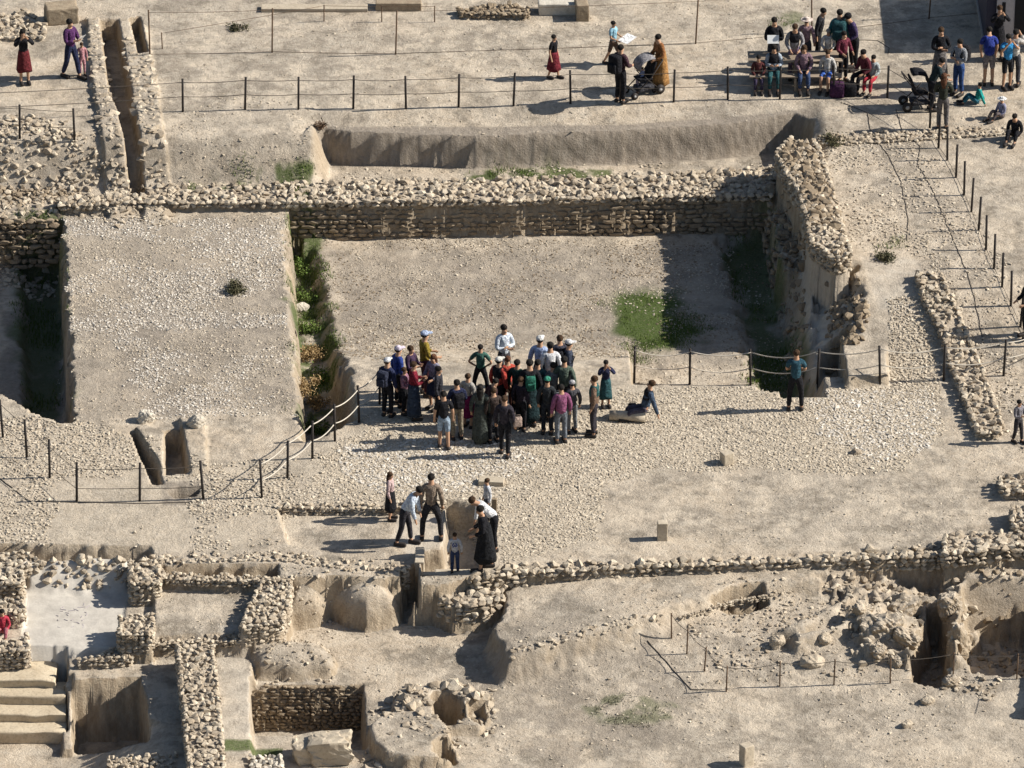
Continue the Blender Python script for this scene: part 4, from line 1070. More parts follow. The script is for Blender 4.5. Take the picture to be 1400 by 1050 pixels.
# ------------------------------------------------------------------ people
PENDING = []
def skin(name, verts, edges, root, mat, parent, sub=1):
    """verts: key -> (co, radius); grown later by a Skin modifier"""
    keys = list(verts)
    me = bpy.data.meshes.new(name)
    me.from_pydata([verts[k][0] for k in keys], [(keys.index(a), keys.index(b)) for a, b in edges], [])
    o = link(name, me, parent)
    o.modifiers.new('skin', 'SKIN').use_smooth_shade = True
    s_ = o.modifiers.new('sub', 'SUBSURF'); s_.levels = sub; s_.render_levels = sub
    d = me.skin_vertices[0].data
    for i, k in enumerate(keys):
        r = verts[k][1]
        d[i].radius = (r, r) if isinstance(r, (int, float)) else r
        d[i].use_root = (k == root)
    PENDING.append((o, mat))
    return o
def grow():
    dg = bpy.context.evaluated_depsgraph_get()
    out = []
    for o, mat in PENDING:
        me = bpy.data.meshes.new_from_object(o.evaluated_get(dg))
        me.name = o.name.split('.')[0]
        out.append((o, me, mat))
    for o, me, mat in out:
        o.modifiers.clear(); o.data = me
        me.materials.clear(); me.materials.append(mat)
        me.polygons.foreach_set('use_smooth', np.full(len(me.polygons), True)); me.update()
    PENDING.clear()

HAIR = {'black': (0.02, 0.017, 0.015), 'brown': (0.07, 0.04, 0.022), 'auburn': (0.12, 0.055, 0.03), 'grey': (0.30, 0.28, 0.26)}
def person(px, py, label, h=1.72, face=0, pose='stand', top=(.1, .1, .1), bottom=(.03, .03, .04), legs='trousers', hair='black', long_hair=False, hat=None,
           sleeves=True, stride=0.0, bend=0.0, arms='down', group='visitors at the ruins', seat=0.45, at=None, hem=0.32, spread=1.0, belly=1.0, vest=None, shoes=True):
    x, y, z = at or G(px, py)
    e = empty('person', (x, y, z), R(face)); tag(e, label, 'person', group)
    k = h / 1.72
    def rot(p, a):                                       # lean forward about the hips
        py_, pz_ = p[1] - HIP[1], p[2] - HIP[2]
        c, s_ = math.cos(a), math.sin(a)
        return (p[0], HIP[1] + py_ * c - pz_ * s_, HIP[2] + py_ * s_ + pz_ * c)
    HIP = (0, 0, 0.93); off = 0.0
    V = {}
    if pose in ('stand', 'walk'):
        for s_ in (-1, 1):
            n = 'lr'[s_ > 0]
            st_ = s_ * stride
            V['hip' + n] = ((s_ * .09, 0, .90), .092)
            V['knee' + n] = ((s_ * .10 * spread, -.03 - st_ * .14, .49), .062)
            V['ank' + n] = ((s_ * .11 * spread, .02 - st_ * .30, .09), .042)
            V['toe' + n] = ((s_ * .115 * spread, -.09 - st_ * .30, .04), .028)
    elif pose == 'sit':
        off = seat + 0.09 - 0.93
        for s_ in (-1, 1):
            n = 'lr'[s_ > 0]
            V['hip' + n] = ((s_ * .09, 0, seat + .08), .095)
            V['knee' + n] = ((s_ * .12, -.42, seat + .08), .065)
            V['ank' + n] = ((s_ * .12, -.44, .09), .042)
            V['toe' + n] = ((s_ * .13, -.58, .035), .035)
    else:                                                # on the ground
        off = 0.13 - 0.93
        for s_ in (-1, 1):
            n = 'lr'[s_ > 0]
            V['hip' + n] = ((s_ * .09, 0, .11), .095)
            V['knee' + n] = ((s_ * .15, -.36, .38), .065)
            V['ank' + n] = ((s_ * .13, -.60, .08), .042)
            V['toe' + n] = ((s_ * .14, -.74, .04), .035)
    HIP = (0, 0, 0.93 + off)
    U = {'pel': ((0, 0, .95), .118 * belly), 'waist': ((0, -.005, 1.10), .118 * belly), 'chest': ((0, 0, 1.30), (.140 * belly, .125 * belly)), 'nb': ((0, .01, 1.44), .075),
         'neck': ((0, 0, 1.51), .052), 'jaw': ((0, -.03, 1.575), .066), 'skull': ((0, -.01, 1.65), .079), 'nose': ((0, -.115, 1.60), .014)}
    A = {}
    for s_ in (-1, 1):
        n = 'lr'[s_ > 0]
        U['sh' + n] = ((s_ * .175, .01, 1.405), .060)
        el, wr = {'down': ((s_ * .245, .04, 1.13), (s_ * .25, -.04, .88)),
                  'hang': ((s_ * .235, -.02, 1.14), (s_ * .20, -.08, .88)),
                  'forward': ((s_ * .24, -.03, 1.15), (s_ * .17, -.27, 1.08)),
                  'folded': ((s_ * .25, -.06, 1.15), (-s_ * .03, -.19, 1.17 + .03 * s_)),
                  'read': ((s_ * .23, -.06, 1.14), (s_ * .09, -.26, 1.20)),
                  'camera': ((s_ * .27, -.16, 1.30), (s_ * .08, -.20, 1.53)),
                  'hips': ((s_ * .36, .06, 1.17), (s_ * .17, -.03, 1.00)),
                  'lap': ((s_ * .24, -.04, 1.15), (s_ * .12, -.27, 1.03)),
                  'back': ((s_ * .24, .16, 1.15), (s_ * .25, .32, .90)),
                  'side': ((s_ * .30, -.02, 1.17), (s_ * .40, -.20, 1.10)) if s_ > 0 else ((s_ * .245, .04, 1.13), (s_ * .25, -.04, .88))}[arms]
        A['el' + n] = (el, .043); A['wr' + n] = (wr, .030)
        d = (Vector(wr) - Vector(el)).normalized()
        palm = Vector(wr) + d * .055
        A['palm' + n] = (tuple(palm), (.030, .022))
        sidev = d.cross(Vector((0, 1, 0.2))).normalized()
        for f in range(4):
            A['f%d' % f + n] = (tuple(palm + d * (.075 - abs(f - 1.4) * .008) + sidev * ((f - 1.5) * .021) + Vector((0, -.012, 0))), .008)
        A['th' + n] = (tuple(palm + d * .02 + sidev * -.052 + Vector((0, -.02, 0))), .009)
    a = R(bend)
    for q in list(U):
        c = U[q][0]; U[q] = (rot((c[0], c[1], c[2] + off), a), U[q][1])
    for q in list(A):
        c = A[q][0]
        if bend > 20 and arms in ('hang', 'forward'):
            n = q[-1]; sh = U['sh' + n][0]; s_ = 1 if n == 'r' else -1
            rel = Vector(c) - Vector((s_ * .175, .01, 1.405))
            A[q] = (tuple(Vector(sh) + rel), A[q][1])
        else:
            A[q] = (rot((c[0], c[1], c[2] + off), a), A[q][1])
    V.update(U); V.update(A)
    V = {q: (tuple(k * t for t in c), (tuple(k * t for t in r) if isinstance(r, tuple) else k * r)) for q, (c, r) in V.items()}
    E = [('pel', 'waist'), ('waist', 'chest'), ('chest', 'nb'), ('nb', 'neck'), ('neck', 'jaw'), ('jaw', 'skull'), ('jaw', 'nose')]
    for n in 'lr':
        E += [('pel', 'hip' + n), ('hip' + n, 'knee' + n), ('knee' + n, 'ank' + n), ('ank' + n, 'toe' + n), ('nb', 'sh' + n), ('sh' + n, 'el' + n), ('el' + n, 'wr' + n), ('wr' + n, 'palm' + n), ('palm' + n, 'th' + n)]
        E += [('palm' + n, 'f%d' % f + n) for f in range(4)]
    B = dict(V)
    for q, dr in (('pel', .030), ('waist', .028), ('hipl', .02), ('hipr', .02), ('chest', .02)):
        c, r = B[q]; B[q] = (c, tuple(t - dr * k for t in r) if isinstance(r, tuple) else r - dr * k)
    skin('body', B, E, 'pel', M_SKIN, e)
    def grown(keys, add, over={}):
        r = {}
        for q in keys:
            c, rr = V[q]; c = over.get(q, c)
            r[q] = (c, tuple(t + add * k for t in rr) if isinstance(rr, tuple) else rr + add * k)
        return r
    lerp = lambda p, q, t: tuple(u + (v - u) * t for u, v in zip(V[p][0], V[q][0]))
    # shirt
    sk = ['pel', 'waist', 'chest', 'nb', 'shl', 'shr', 'ell', 'elr'] + (['wrl', 'wrr'] if sleeves else [])
    over = {} if sleeves else {'ell': lerp('shl', 'ell', .75), 'elr': lerp('shr', 'elr', .75)}
    if sleeves: over = {**over, 'wrl': lerp('ell', 'wrl', .92), 'wrr': lerp('elr', 'wrr', .92)}
    over['pel'] = tuple(u + (v - u) * -.55 for u, v in zip(V['pel'][0], V['waist'][0]))
    SE = [('pel', 'waist'), ('waist', 'chest'), ('chest', 'nb')] + [x_ for n in 'lr' for x_ in ([('nb', 'sh' + n), ('sh' + n, 'el' + n)] + ([('el' + n, 'wr' + n)] if sleeves else []))]
    skin('shirt', grown(sk, .020, over), SE, 'pel', cloth(top), e)
    if vest:
        vk = ['waist', 'chest', 'nb', 'shl', 'shr']
        skin('vest', grown(vk, .034, {'shl': lerp('nb', 'shl', .7), 'shr': lerp('nb', 'shr', .7)}), [('waist', 'chest'), ('chest', 'nb'), ('nb', 'shl'), ('nb', 'shr')], 'waist', cloth(vest), e)
    # legs
    if legs in ('trousers', 'shorts') or pose != 'stand' and pose != 'walk':
        lk = ['pel'] + [q + n for n in 'lr' for q in (['hip', 'knee', 'ank'] if legs != 'shorts' else ['hip', 'knee'])]
        over = {'ankl': lerp('kneel', 'ankl', .93), 'ankr': lerp('kneer', 'ankr', .93)} if legs != 'shorts' else {}
        over['waist'] = lerp('pel', 'waist', .8); lk.append('waist')
        LE = [('pel', 'waist')] + [x_ for n in 'lr' for x_ in ([('pel', 'hip' + n), ('hip' + n, 'knee' + n)] + ([('knee' + n, 'ank' + n)] if legs != 'shorts' else []))]
        r = grown(lk, .013, over)
        for n in 'lr':
            if 'ank' + n in r: r['ank' + n] = (r['ank' + n][0], .062 * k)
        r['pel'] = (r['pel'][0], .118 * k); r['waist'] = (r['waist'][0], .108 * k)
        skin('trousers' if legs != 'shorts' else 'shorts', r, LE, 'pel', cloth(bottom), e)
    if legs in ('skirt', 'dress') and pose in ('stand', 'walk'):
        m = MB(); rings = []
        nseg = 20; zt = (1.08 if legs == 'skirt' else 1.20) * k
        ph = random.uniform(0, 6)
        for t in np.linspace(0, 1, 7):
            zc = zt + (hem * k - zt) * t
            rx = (.145 + .085 * t ** .7 + .05 * abs(stride)) * k; ry = (.125 + .07 * t ** .7 + .16 * abs(stride) * t) * k
            rings.append([(math.cos(q) * rx * (1 + .06 * t * math.sin(6 * q + ph)), math.sin(q) * ry * (1 + .06 * t * math.sin(5 * q + ph)) , zc + (.02 * math.sin(3 * q) * t)) for q in [2 * math.pi * i / nseg for i in range(nseg)]])
        m.loft(rings, True).build('skirt' if legs == 'skirt' else 'dress', cloth(bottom), e)
    # shoes
    if shoes:
        if 'shoe' not in _shared:
            m = MB(); m.box((0, -.035, 0.0), (.10, .31, .10), bev=.035); o = m.build('shoe', M_SHOE); _shared['shoe'] = o.data; bpy.data.objects.remove(o)
        for n in 'lr':
            a_, t_ = Vector(V['ank' + n][0]), Vector(V['toe' + n][0])
            o = link('shoe', _shared['shoe'], e, (a_.x, (a_.y * .5 + t_.y * .5), .05 * k)); o.scale = (k, k, k)
    # hair, hat, eyes
    hc = Vector(V['skull'][0]); up = (hc - Vector(V['jaw'][0])).normalized()
    ax = R(bend)
    rm = Matrix.Rotation(ax * (1 if pose else 1), 3, 'X')
    m = MB()
    m.sphere(hc + rm @ Vector((0, .016 * k, .022 * k)), (.089 * k, .100 * k, .086 * k), 12, 8, rm)
    if long_hair:
        rings = []
        for t in np.linspace(0, 1, 5):
            c = hc + rm @ Vector((0, .065 * k, -.02 * k)) + Vector((0, .02 * k * t, -.30 * k * t))
            w_ = (.10 - .02 * t) * k
            rings.append([tuple(c + Vector((math.cos(q) * w_, math.sin(q) * .055 * k, 0))) for q in [2 * math.pi * i / 10 for i in range(10)]])
        m.loft(rings)
    m.build('hair', cloth(HAIR[hair]), e)
    for s_ in (-1, 1):
        if 'eye' not in _shared:
            o = MB().sphere((0, 0, 0), (.011, .008, .009), 8, 5).build('eye', plain('eye', (.03, .02, .02), .3)); _shared['eye'] = o.data; bpy.data.objects.remove(o)
        o = link('eye', _shared['eye'], e, hc + rm @ Vector((s_ * .033 * k, -.086 * k, -.018 * k)))
    if hat:
        kind, col = hat
        m = MB()
        m.sphere(hc + rm @ Vector((0, .006 * k, .05 * k)), (.098 * k, .108 * k, .074 * k), 12, 8, rm)
        if kind == 'cap': m.sphere(hc + rm @ Vector((0, -.12 * k, .045 * k)), (.075 * k, .085 * k, .012 * k), 10, 6, rm)
        if kind == 'sun': m.sphere(hc + rm @ Vector((0, 0, .035 * k)), (.20 * k, .20 * k, .018 * k), 14, 6, rm)
        m.build('cap' if kind == 'cap' else 'hat', cloth(col), e)
    e['_'] = 0; del e['_']
    PEOPLE[label] = (e, V, k)
    return e
PEOPLE = {}

def on(label, key='chest', d=(0, 0, 0)):
    """a place on a person, in the world"""
    e, V, k = PEOPLE[label]
    v = Vector(V[key][0]) + Vector(d) * k
    return Vector(e.location) + Matrix.Rotation(e.rotation_euler[2], 3, 'Z') @ v, e.rotation_euler[2]

def backpack(owner, label, col, size=1.0):
    p, rz = on(owner, 'chest', (0, .24, -.05))
    e = empty('backpack', p, rz); tag(e, label, 'backpack', 'bags of the visitors')
    s_ = size
    MB().box((0, 0, 0), (.32 * s_, .20 * s_, .46 * s_), bev=.07 * s_).build('main_pouch', cloth(col), e)
    MB().box((0, .12 * s_, -.08 * s_), (.24 * s_, .09 * s_, .24 * s_), bev=.035 * s_).build('front_pocket', cloth(tuple(v * .8 for v in col)), e)
    for q in (-1, 1):
        MB().tube([(q * .10, -.08, .2 * s_), (q * .115, -.24, .17 * s_), (q * .12, -.36, .05), (q * .12, -.30, -.12), (q * .11, -.10, -.18 * s_)], .016, 6).build('strap', cloth(tuple(v * .6 for v in col)), e)
def bag(px, py, label, col, size=(.32, .22, .36), at=None):
    g = at or G(px, py)
    e = empty('bag', g, random.uniform(-.6, .6)); tag(e, label, 'bag', 'bags of the visitors')
    MB().box((0, 0, size[2] / 2), size, bev=min(size) * .25).build('pouch', cloth(col), e)
    MB().tube([(-.07, 0, size[2] - .02), (-.06, 0, size[2] + .06), (.06, 0, size[2] + .06), (.07, 0, size[2] - .02)], .01, 6).build('handle', cloth(tuple(v * .6 for v in col)), e)
def sheet(owner, key, d, size, label, name='paper_sheet', col=None, tilt=-50):
    p, rz = on(owner, key, d)
    m = MB().box((0, 0, 0), (size[0], size[1], .004), Euler((R(tilt), 0, 0)).to_matrix())
    o = m.build(name, M_PAPER if col is None else cloth(col), None, False, p); o.rotation_euler = (0, 0, rz)
    tag(o, label, 'paper' if 'paper' in name else 'cloth', 'things held by visitors')
# colours of clothes
NAVY = (.022, .028, .07); BLACK = (.014, .014, .018); DGREY = (.06, .06, .07); WHITE = (.72, .74, .80); LBLUE = (.38, .47, .68); MAROON = (.16, .02, .03)
TEAL = (.03, .13, .14); OLIVE = (.26, .19, .03); KHAKI = (.30, .25, .18); JEANS = (.05, .08, .17); PURPLE = (.09, .03, .11); MAUVE = (.27, .11, .19); GREEN = (.05, .10, .075)
RED = (.42, .06, .045); RUST = (.28, .12, .045); PINK = (.50, .25, .27); GREY = (.28, .27, .28); SKY = (.28, .50, .62); BRIGHT = (.04, .26, .55); LILAC = (.30, .22, .32)
GA = 'visitors crowding round the guide'
# top left
person(34, 114, 'woman in black top and dark red skirt alone at the far corner of the terrace', 1.62, 15, top=BLACK, bottom=(.13, .02, .025), legs='skirt', long_hair=True, arms='camera', hem=.42)
person(98, 107, 'tall man in purple shirt and dark trousers walking with papers', 1.75, 50, 'walk', top=PURPLE, bottom=NAVY, stride=.7, arms='read')
sheet('tall man in purple shirt and dark trousers walking with papers', 'palmr', (0, -.06, .06), (.25, .2), 'white sheet carried by the man in purple')
person(113, 104, 'small child in pink beside the man in purple', .98, 20, top=PINK, bottom=PINK, hair='brown')
# upper terrace
person(757, 108, 'girl in dark top and maroon skirt walking beyond the cable fence', 1.30, 60, 'walk', top=BLACK, bottom=MAROON, legs='skirt', stride=.5, hem=.36, sleeves=False)
P_ = 'child in light blue shirt striding with a white cloth'
person(838, 88, P_, 1.30, 60, 'walk', top=SKY, bottom=(.12, .08, .06), legs='shorts', stride=1.0, arms='forward', sleeves=False)
sheet(P_, 'palmr', (.05, -.16, 0), (.55, .3), 'white cloth trailing from the striding child', 'white_cloth', (.78, .78, .80), 10)
P_ = 'dark dressed man carrying a big black backpack behind the fence'
person(848, 141, P_, 1.72, 140, top=(.06, .03, .04), bottom=BLACK, arms='forward')
backpack(P_, 'big black backpack on the man behind the fence', BLACK, 1.15)
person(903, 122, 'woman in orange brown dress pushing the stroller', 1.66, -62, 'walk', top=RUST, bottom=(.38, .20, .07), legs='dress', stride=.35, arms='forward', hem=.18, bend=8)

def stroller(px, py, rz, label, fabric, hood):
    g = G(px, py)
    e = empty('stroller', g, R(rz)); tag(e, label, 'stroller', 'strollers on the terrace')
    for sx in (-1, 1):
        m = MB()
        m.tube([(sx * .24, .45, 1.0), (sx * .24, .1, .55), (sx * .24, -.42, .14)], .016, 6).tube([(sx * .24, .38, .14), (sx * .24, 0, .5), (sx * .24, -.10, .62)], .016, 6)
        m.build('frame_tube', M_POST, e)
        for yq, r in ((-.42, .10), (.38, .14)):
            w = MB()
            for t in range(1): w.tube([(sx * .24 - .03, yq, r), (sx * .24 + .03, yq, r)], r, 16)
            wo = w.build('wheel', M_SHOE, e)
            MB().tube([(sx * .24 - .036, yq, r), (sx * .24 + .036, yq, r)], r * .4, 10).build('hub', plain('grey_plastic', (.3, .3, .3)), wo)
    MB().tube([(-.25, .45, 1.0), (0, .47, 1.02), (.25, .45, 1.0)], .02, 8).build('handlebar', M_POST, e)
    MB().box((0, -.02, .48), (.40, .40, .06), bev=.02).build('seat', cloth(fabric), e)
    MB().box((0, .2, .72), (.40, .06, .5), Euler((R(-20), 0, 0)).to_matrix(), bev=.02).build('backrest', cloth(fabric), e)
    MB().box((0, 0, .2), (.36, .5, .14), bev=.04).build('basket', cloth(DGREY), e)
    m = MB(); rings = []
    for t in np.linspace(R(-15), R(110), 7):
        cy, cz = .12 - math.cos(t) * .34 * 1.0, .86 + math.sin(t) * .24
        rings.append([(math.cos(q) * .235, cy * 1.0 + (math.sin(t) * .34) * 0, cz + math.sin(q) * .06) for q in [2 * math.pi * i / 12 for i in range(12)]])
    m.loft(rings).build('canopy', cloth(hood), e)
    MB().tube([(-.2, -.42, .24), (0, -.45, .26), (.2, -.42, .24)], .018, 6).build('footrest', M_POST, e)
    return e
stroller(880, 128, -62, 'dark stroller with grey canopy carrying a baby', BLACK, GREY)
bq = on('woman in orange brown dress pushing the stroller')[0]
g_ = G(878, 127)
person(0, 0, 'baby with white and blue blanket sitting in the dark stroller', .62, -62, 'sit', top=(.3, .35, .55), bottom=(.5, .4, .45), seat=1.25, at=(g_[0], g_[1] + .02, g_[2] - 0.02), arms='lap')

# picnic benches and their people
def bench(label, a, b, zt, depth, name, table=False):
    ax_, ay_, az = G(*a); bx_, by_, bz = G(*b)
    L = math.hypot(bx_ - ax_, by_ - ay_)
    e = empty(name, ((ax_ + bx_) / 2, (ay_ + by_) / 2, (az + bz) / 2), math.atan2(by_ - ay_, bx_ - ax_)); tag(e, label, 'table' if table else 'bench', 'picnic furniture')
    n = max(2, int(depth / .12))
    for q in range(n):
        MB().box((0, (q - (n - 1) / 2) * depth / n, zt), (L, depth / n - .02, .04), bev=.006).build('plank', M_WOOD, e)
    for sx in (-.42, 0, .42):
        MB().box((sx * L, 0, zt / 2 - .03), (.07, depth * .8, zt - .02), bev=.006).build('leg', M_WOOD, e)
bench('grey wooden bench nearest the cable fence', (1024, 124), (1150, 124), .45, .28, 'picnic_bench')
bench('long grey wooden picnic table behind the near bench', (1022, 112), (1150, 111), .74, .72, 'picnic_table', True)
bench('grey wooden bench on the far side of the picnic table', (1024, 96), (1152, 94), .45, .28, 'picnic_bench')
GB = 'visitors resting round the picnic table'
def seated(px, py, label, **kw):
    """px, py: the feet"""
    f = kw.get('face', 0); g = G(px, py)
    a = R(f); kk = kw.get('h', 1.7) / 1.72
    # feet lie .5 in front of the hips
    at = (g[0] - math.sin(a) * .5 * kk, g[1] + math.cos(a) * .5 * kk, g[2])
    return person(0, 0, label, pose='sit', at=at, group=GB, **kw)
seated(1037, 129, 'child in dark red jacket perched at the end of the near bench', h=1.30, top=(.10, .03, .03), bottom=(.05, .04, .08), arms='lap', seat=.42)
seated(1058, 129, 'person in pale blue shirt and teal trousers on the near bench', h=1.62, top=(.35, .40, .46), bottom=(.03, .10, .11), arms='read', vest=BLACK)
seated(1099, 129, 'woman in faded mauve cardigan and jeans on the near bench', h=1.60, top=(.23, .15, .18), bottom=JEANS, arms='lap', hair='brown', long_hair=True)
seated(1126, 129, 'child in white shirt and blue shorts on the near bench', h=1.45, face=-15, top=(.55, .53, .50), bottom=(.05, .12, .42), legs='shorts', hair='brown')
seated(1184, 131, 'girl in pale grey hoodie and red trousers at the end of the bench group', h=1.36, face=-30, top=(.42, .46, .46), bottom=(.48, .04, .06), arms='forward')
seated(1166, 130, 'person in dark red jacket bent over beside the white railing', h=1.6, face=-50, top=(.12, .025, .035), bottom=BLACK, arms='forward', bend=10)
P_ = 'broad man in black reading a white sheet behind the picnic table'
person(1057, 104, P_, 1.74, 0, top=BLACK, bottom=DGREY, arms='read', group=GB, belly=1.25)
sheet(P_, 'palmr', (-.10, -.07, .05), (.32, .24), 'white sheet read by the broad man in black', tilt=55)
person(1085, 108, 'person in open black jacket over grey shirt behind the picnic table', 1.68, 0, top=(.3, .29, .3), bottom=LILAC, vest=BLACK, arms='lap', group=GB, bend=8, hair='brown')
person(1117, 84, 'slim dark person bending sideways at the far end of the table', 1.62, 75, top=(.035, .035, .04), bottom=BLACK, arms='down', group=GB, bend=12)
person(1101, 96, 'person wearing a broad pale pink sun hat among the table group', 1.55, 170, top=(.30, .20, .22), bottom=DGREY, hat=('sun', (.66, .55, .48)), group=GB)
P_ = 'big man in teal jacket with his back turned by the table'
person(1146, 96, P_, 1.80, 175, top=(.03, .15, .17), bottom=BLACK, group=GB, belly=1.3)
backpack(P_, 'teal and black backpack on the big man by the table', (.02, .07, .08), 1.2)
person(1167, 96, 'man in dark cap and plaid violet shirt leaning over the table end', 1.76, -60, top=(.07, .05, .12), bottom=BLACK, hat=('cap', BLACK), group=GB, bend=18, arms='forward')
person(1152, 112, 'person in maroon coat standing in the dark thick of the table group', 1.5, 30, top=(.15, .03, .05), bottom=BLACK, group=GB, arms='forward')
person(1131, 100, 'pale haired child peeping over the picnic table', 1.30, 0, top=(.6, .6, .58), bottom=DGREY, hair='grey', group=GB, arms='lap')
bag(1144, 132, 'dark purple rucksack standing on the ground before the bench', (.06, .02, .06), (.4, .3, .42))
bag(1162, 131, 'black daypack on the ground beside the purple rucksack', BLACK, (.34, .26, .38))

# right group
GC = 'visitors by the hut'
person(1284, 116, 'woman in black sweater and grey skirt behind the black stroller', 1.70, 10, top=BLACK, bottom=(.15, .14, .14), legs='skirt', arms='folded', group=GC, hair='brown', hem=.3)
P_ = 'youth in grey hoodie and jeans with a black backpack'
person(1310, 130, P_, 1.66, -40, top=(.27, .28, .30), bottom=(.03, .07, .20), group=GC, arms='folded')
backpack(P_, 'black backpack slung on the youth in grey hoodie', BLACK, .95)
person(1351, 117, 'man in blue striped shirt stooping away near the hut', 1.68, 180, top=(.03, .05, .26), bottom=(.25, .22, .22), legs='shorts', bend=30, arms='hang', group=GC, belly=1.25, sleeves=False)
person(1376, 122, 'boy in bright blue T-shirt and black shorts holding his head', 1.62, 20, top=BRIGHT, bottom=BLACK, legs='shorts', arms='camera', group=GC, sleeves=False)
person(1364, 82, 'woman in black standing in the shade before the hut', 1.62, 10, top=BLACK, bottom=BLACK, legs='skirt', arms='camera', group=GC, hair='brown')
person(1386, 118, 'adult in white shirt hidden behind the boy in bright blue', 1.7, 160, top=(.5, .48, .45), bottom=DGREY, arms='camera', group=GC)
stroller(1256, 148, 100, 'black stroller parked at the fence corner', BLACK, BLACK)
person(1272, 152, 'person in dark green coat crouched over the black stroller', 1.6, 100, top=(.02, .035, .04), bottom=BLACK, bend=25, arms='forward', group=GC)
person(1288, 178, 'woman in dark olive jacket and grey trousers at the fence corner', 1.66, 175, top=(.035, .04, .03), bottom=(.13, .12, .12), group=GC, hair='auburn', long_hair=True, arms='folded')
def sitting(px, py, label, **kw):
    kw.setdefault('group', 'visitors sitting on the ground')
    return person(px, py, label, pose='ground', **kw)
sitting(1336, 142, 'child in turquoise top sprawled on the ground', h=1.15, face=-90, top=(.02, .30, .28), bottom=(.03, .14, .20), arms='back', bend=-8)
sitting(1369, 162, 'child in white sun hat and lilac vest sitting on the ground', h=1.15, face=-55, top=(.3, .3, .42), bottom=(.12, .10, .10), hat=('sun', (.72, .72, .70)), arms='lap')
sitting(1388, 188, 'person in black crouching on the bare earth at the picture edge', h=1.45, face=-20, top=BLACK, bottom=BLACK, arms='lap', bend=15)
P_ = 'dark figure at the end of the pale rope fence'
person(1404, 462, P_, 1.66, -60, top=BLACK, bottom=BLACK, arms='forward')
person(1391, 606, 'child in dusty grey shirt walking along the bare path', 1.18, 40, 'walk', top=(.20, .19, .21), bottom=(.05, .045, .05), stride=.4, arms='read')

# lone man on the cobbles
person(1087, 561, 'lone man in teal shirt and black trousers facing the pool rope', 1.68, 178, top=(.03, .085, .12), bottom=BLACK, arms='folded', hair='brown', sleeves=False, spread=1.5)

# the crowd
def c(px, py, label, **kw):
    kw.setdefault('group', GA)
    return person(px, py, label, **kw)
P_ = 'woman in white cap and navy jacket at the rope post'
c(530, 570, P_, h=1.62, face=150, top=NAVY, bottom=BLACK, hat=('cap', (.72, .74, .78)), hair='brown')
backpack(P_, 'navy backpack on the woman in white cap', (.03, .035, .06), .9)
c(545, 556, 'person in pink white cap and blue jumper', h=1.66, face=120, top=(.03, .06, .26), bottom=BLACK, hat=('cap', (.66, .58, .68)))
c(562, 551, 'woman in dark plum jacket between the caps and the yellow shirt', h=1.58, face=60, top=(.06, .035, .07), bottom=BLACK, hair='brown', arms='read')
c(566, 574, 'woman in wine red top and long dark blue skirt', h=1.60, face=100, top=(.19, .015, .03), bottom=(.035, .05, .08), legs='skirt', hem=.14, hair='brown', arms='read')
c(581, 541, 'tall person in mustard shirt and pale blue cap', h=1.78, face=110, top=OLIVE, bottom=(.07, .02, .03), hat=('cap', (.42, .50, .68)), arms='forward')
c(593, 560, 'woman in lilac grey top and navy skirt with long auburn hair', h=1.52, face=-40, top=(.24, .23, .30), bottom=(.03, .04, .08), legs='skirt', hair='auburn', long_hair=True, hem=.5, arms='forward')
c(553, 566, 'child in checked rosy shirt amid the rope side of the crowd', h=1.3, face=70, top=(.30, .16, .22), bottom=BLACK, arms='read', hair='brown')
c(607, 614, 'boy in black T-shirt and pale denim shorts seen from behind', h=1.58, face=185, top=BLACK, bottom=(.33, .42, .52), legs='shorts', sleeves=False, stride=.3, pose='walk')
P_ = 'man in navy jacket and tan trousers with a black backpack'
c(625, 602, P_, h=1.66, face=195, top=NAVY, bottom=(.27, .23, .17), arms='forward', hair='black')
backpack(P_, 'black backpack high on the man in tan trousers', BLACK, .85)
c(657, 541, 'man in green T-shirt standing with legs apart', h=1.42, face=172, top=(.06, .15, .12), bottom=BLACK, spread=1.9, sleeves=False, arms='hips')
c(689, 528, 'tall man in white shirt hands on hips', h=1.72, face=30, top=(.62, .68, .85), bottom=DGREY, arms='folded')
c(682, 571, 'person in white cap and black vest over red', h=1.66, face=140, top=RED, vest=BLACK, bottom=BLACK, hat=('cap', (.68, .66, .60)))
c(694, 566, 'person in orange red shirt beside the black vest', h=1.60, face=200, top=(.45, .075, .05), bottom=(.12, .05, .04), hair='auburn')
P_ = 'dark suited man standing apart with a tan shoulder bag'
c(690, 624, P_, h=1.66, face=165, top=(.035, .03, .04), bottom=BLACK, stride=.35, pose='walk', hair='brown')
bag(0, 0, 'tan shoulder bag hanging beside the dark suited man', (.42, .32, .27), (.22, .12, .26), at=tuple(on(P_, 'wrl', (-.08, 0, .0))[0]))
c(657, 606, 'woman in long grey green dress with dark hair', h=1.62, face=170, top=(.075, .085, .075), bottom=(.06, .07, .062), legs='dress', hem=.1, long_hair=True)
c(640, 585, 'woman in magenta skirt half hidden by the tan trousers', h=1.5, face=150, top=(.35, .33, .30), bottom=(.16, .01, .07), legs='skirt', hem=.4, hair='brown')
c(668, 590, 'seated looking dark figure bent between the dresses', h=1.45, face=120, top=(.06, .03, .035), bottom=BLACK, bend=20)
P_ = 'broad woman in black coat with a green bag on her back'
c(724, 584, P_, h=1.86, face=185, top=BLACK, bottom=(.012, .03, .035), legs='dress', hem=.2, belly=1.2)
backpack(P_, 'green rucksack on the broad woman in black coat', (.03, .16, .11), .8)
c(738, 548, 'man in white cap and light blue shirt', h=1.78, face=160, top=LBLUE, bottom=(.05, .05, .08), hat=('cap', (.74, .72, .68)))
c(752, 556, 'man in bright white shirt with dark hair', h=1.80, face=190, top=(.74, .76, .82), bottom=BLACK)
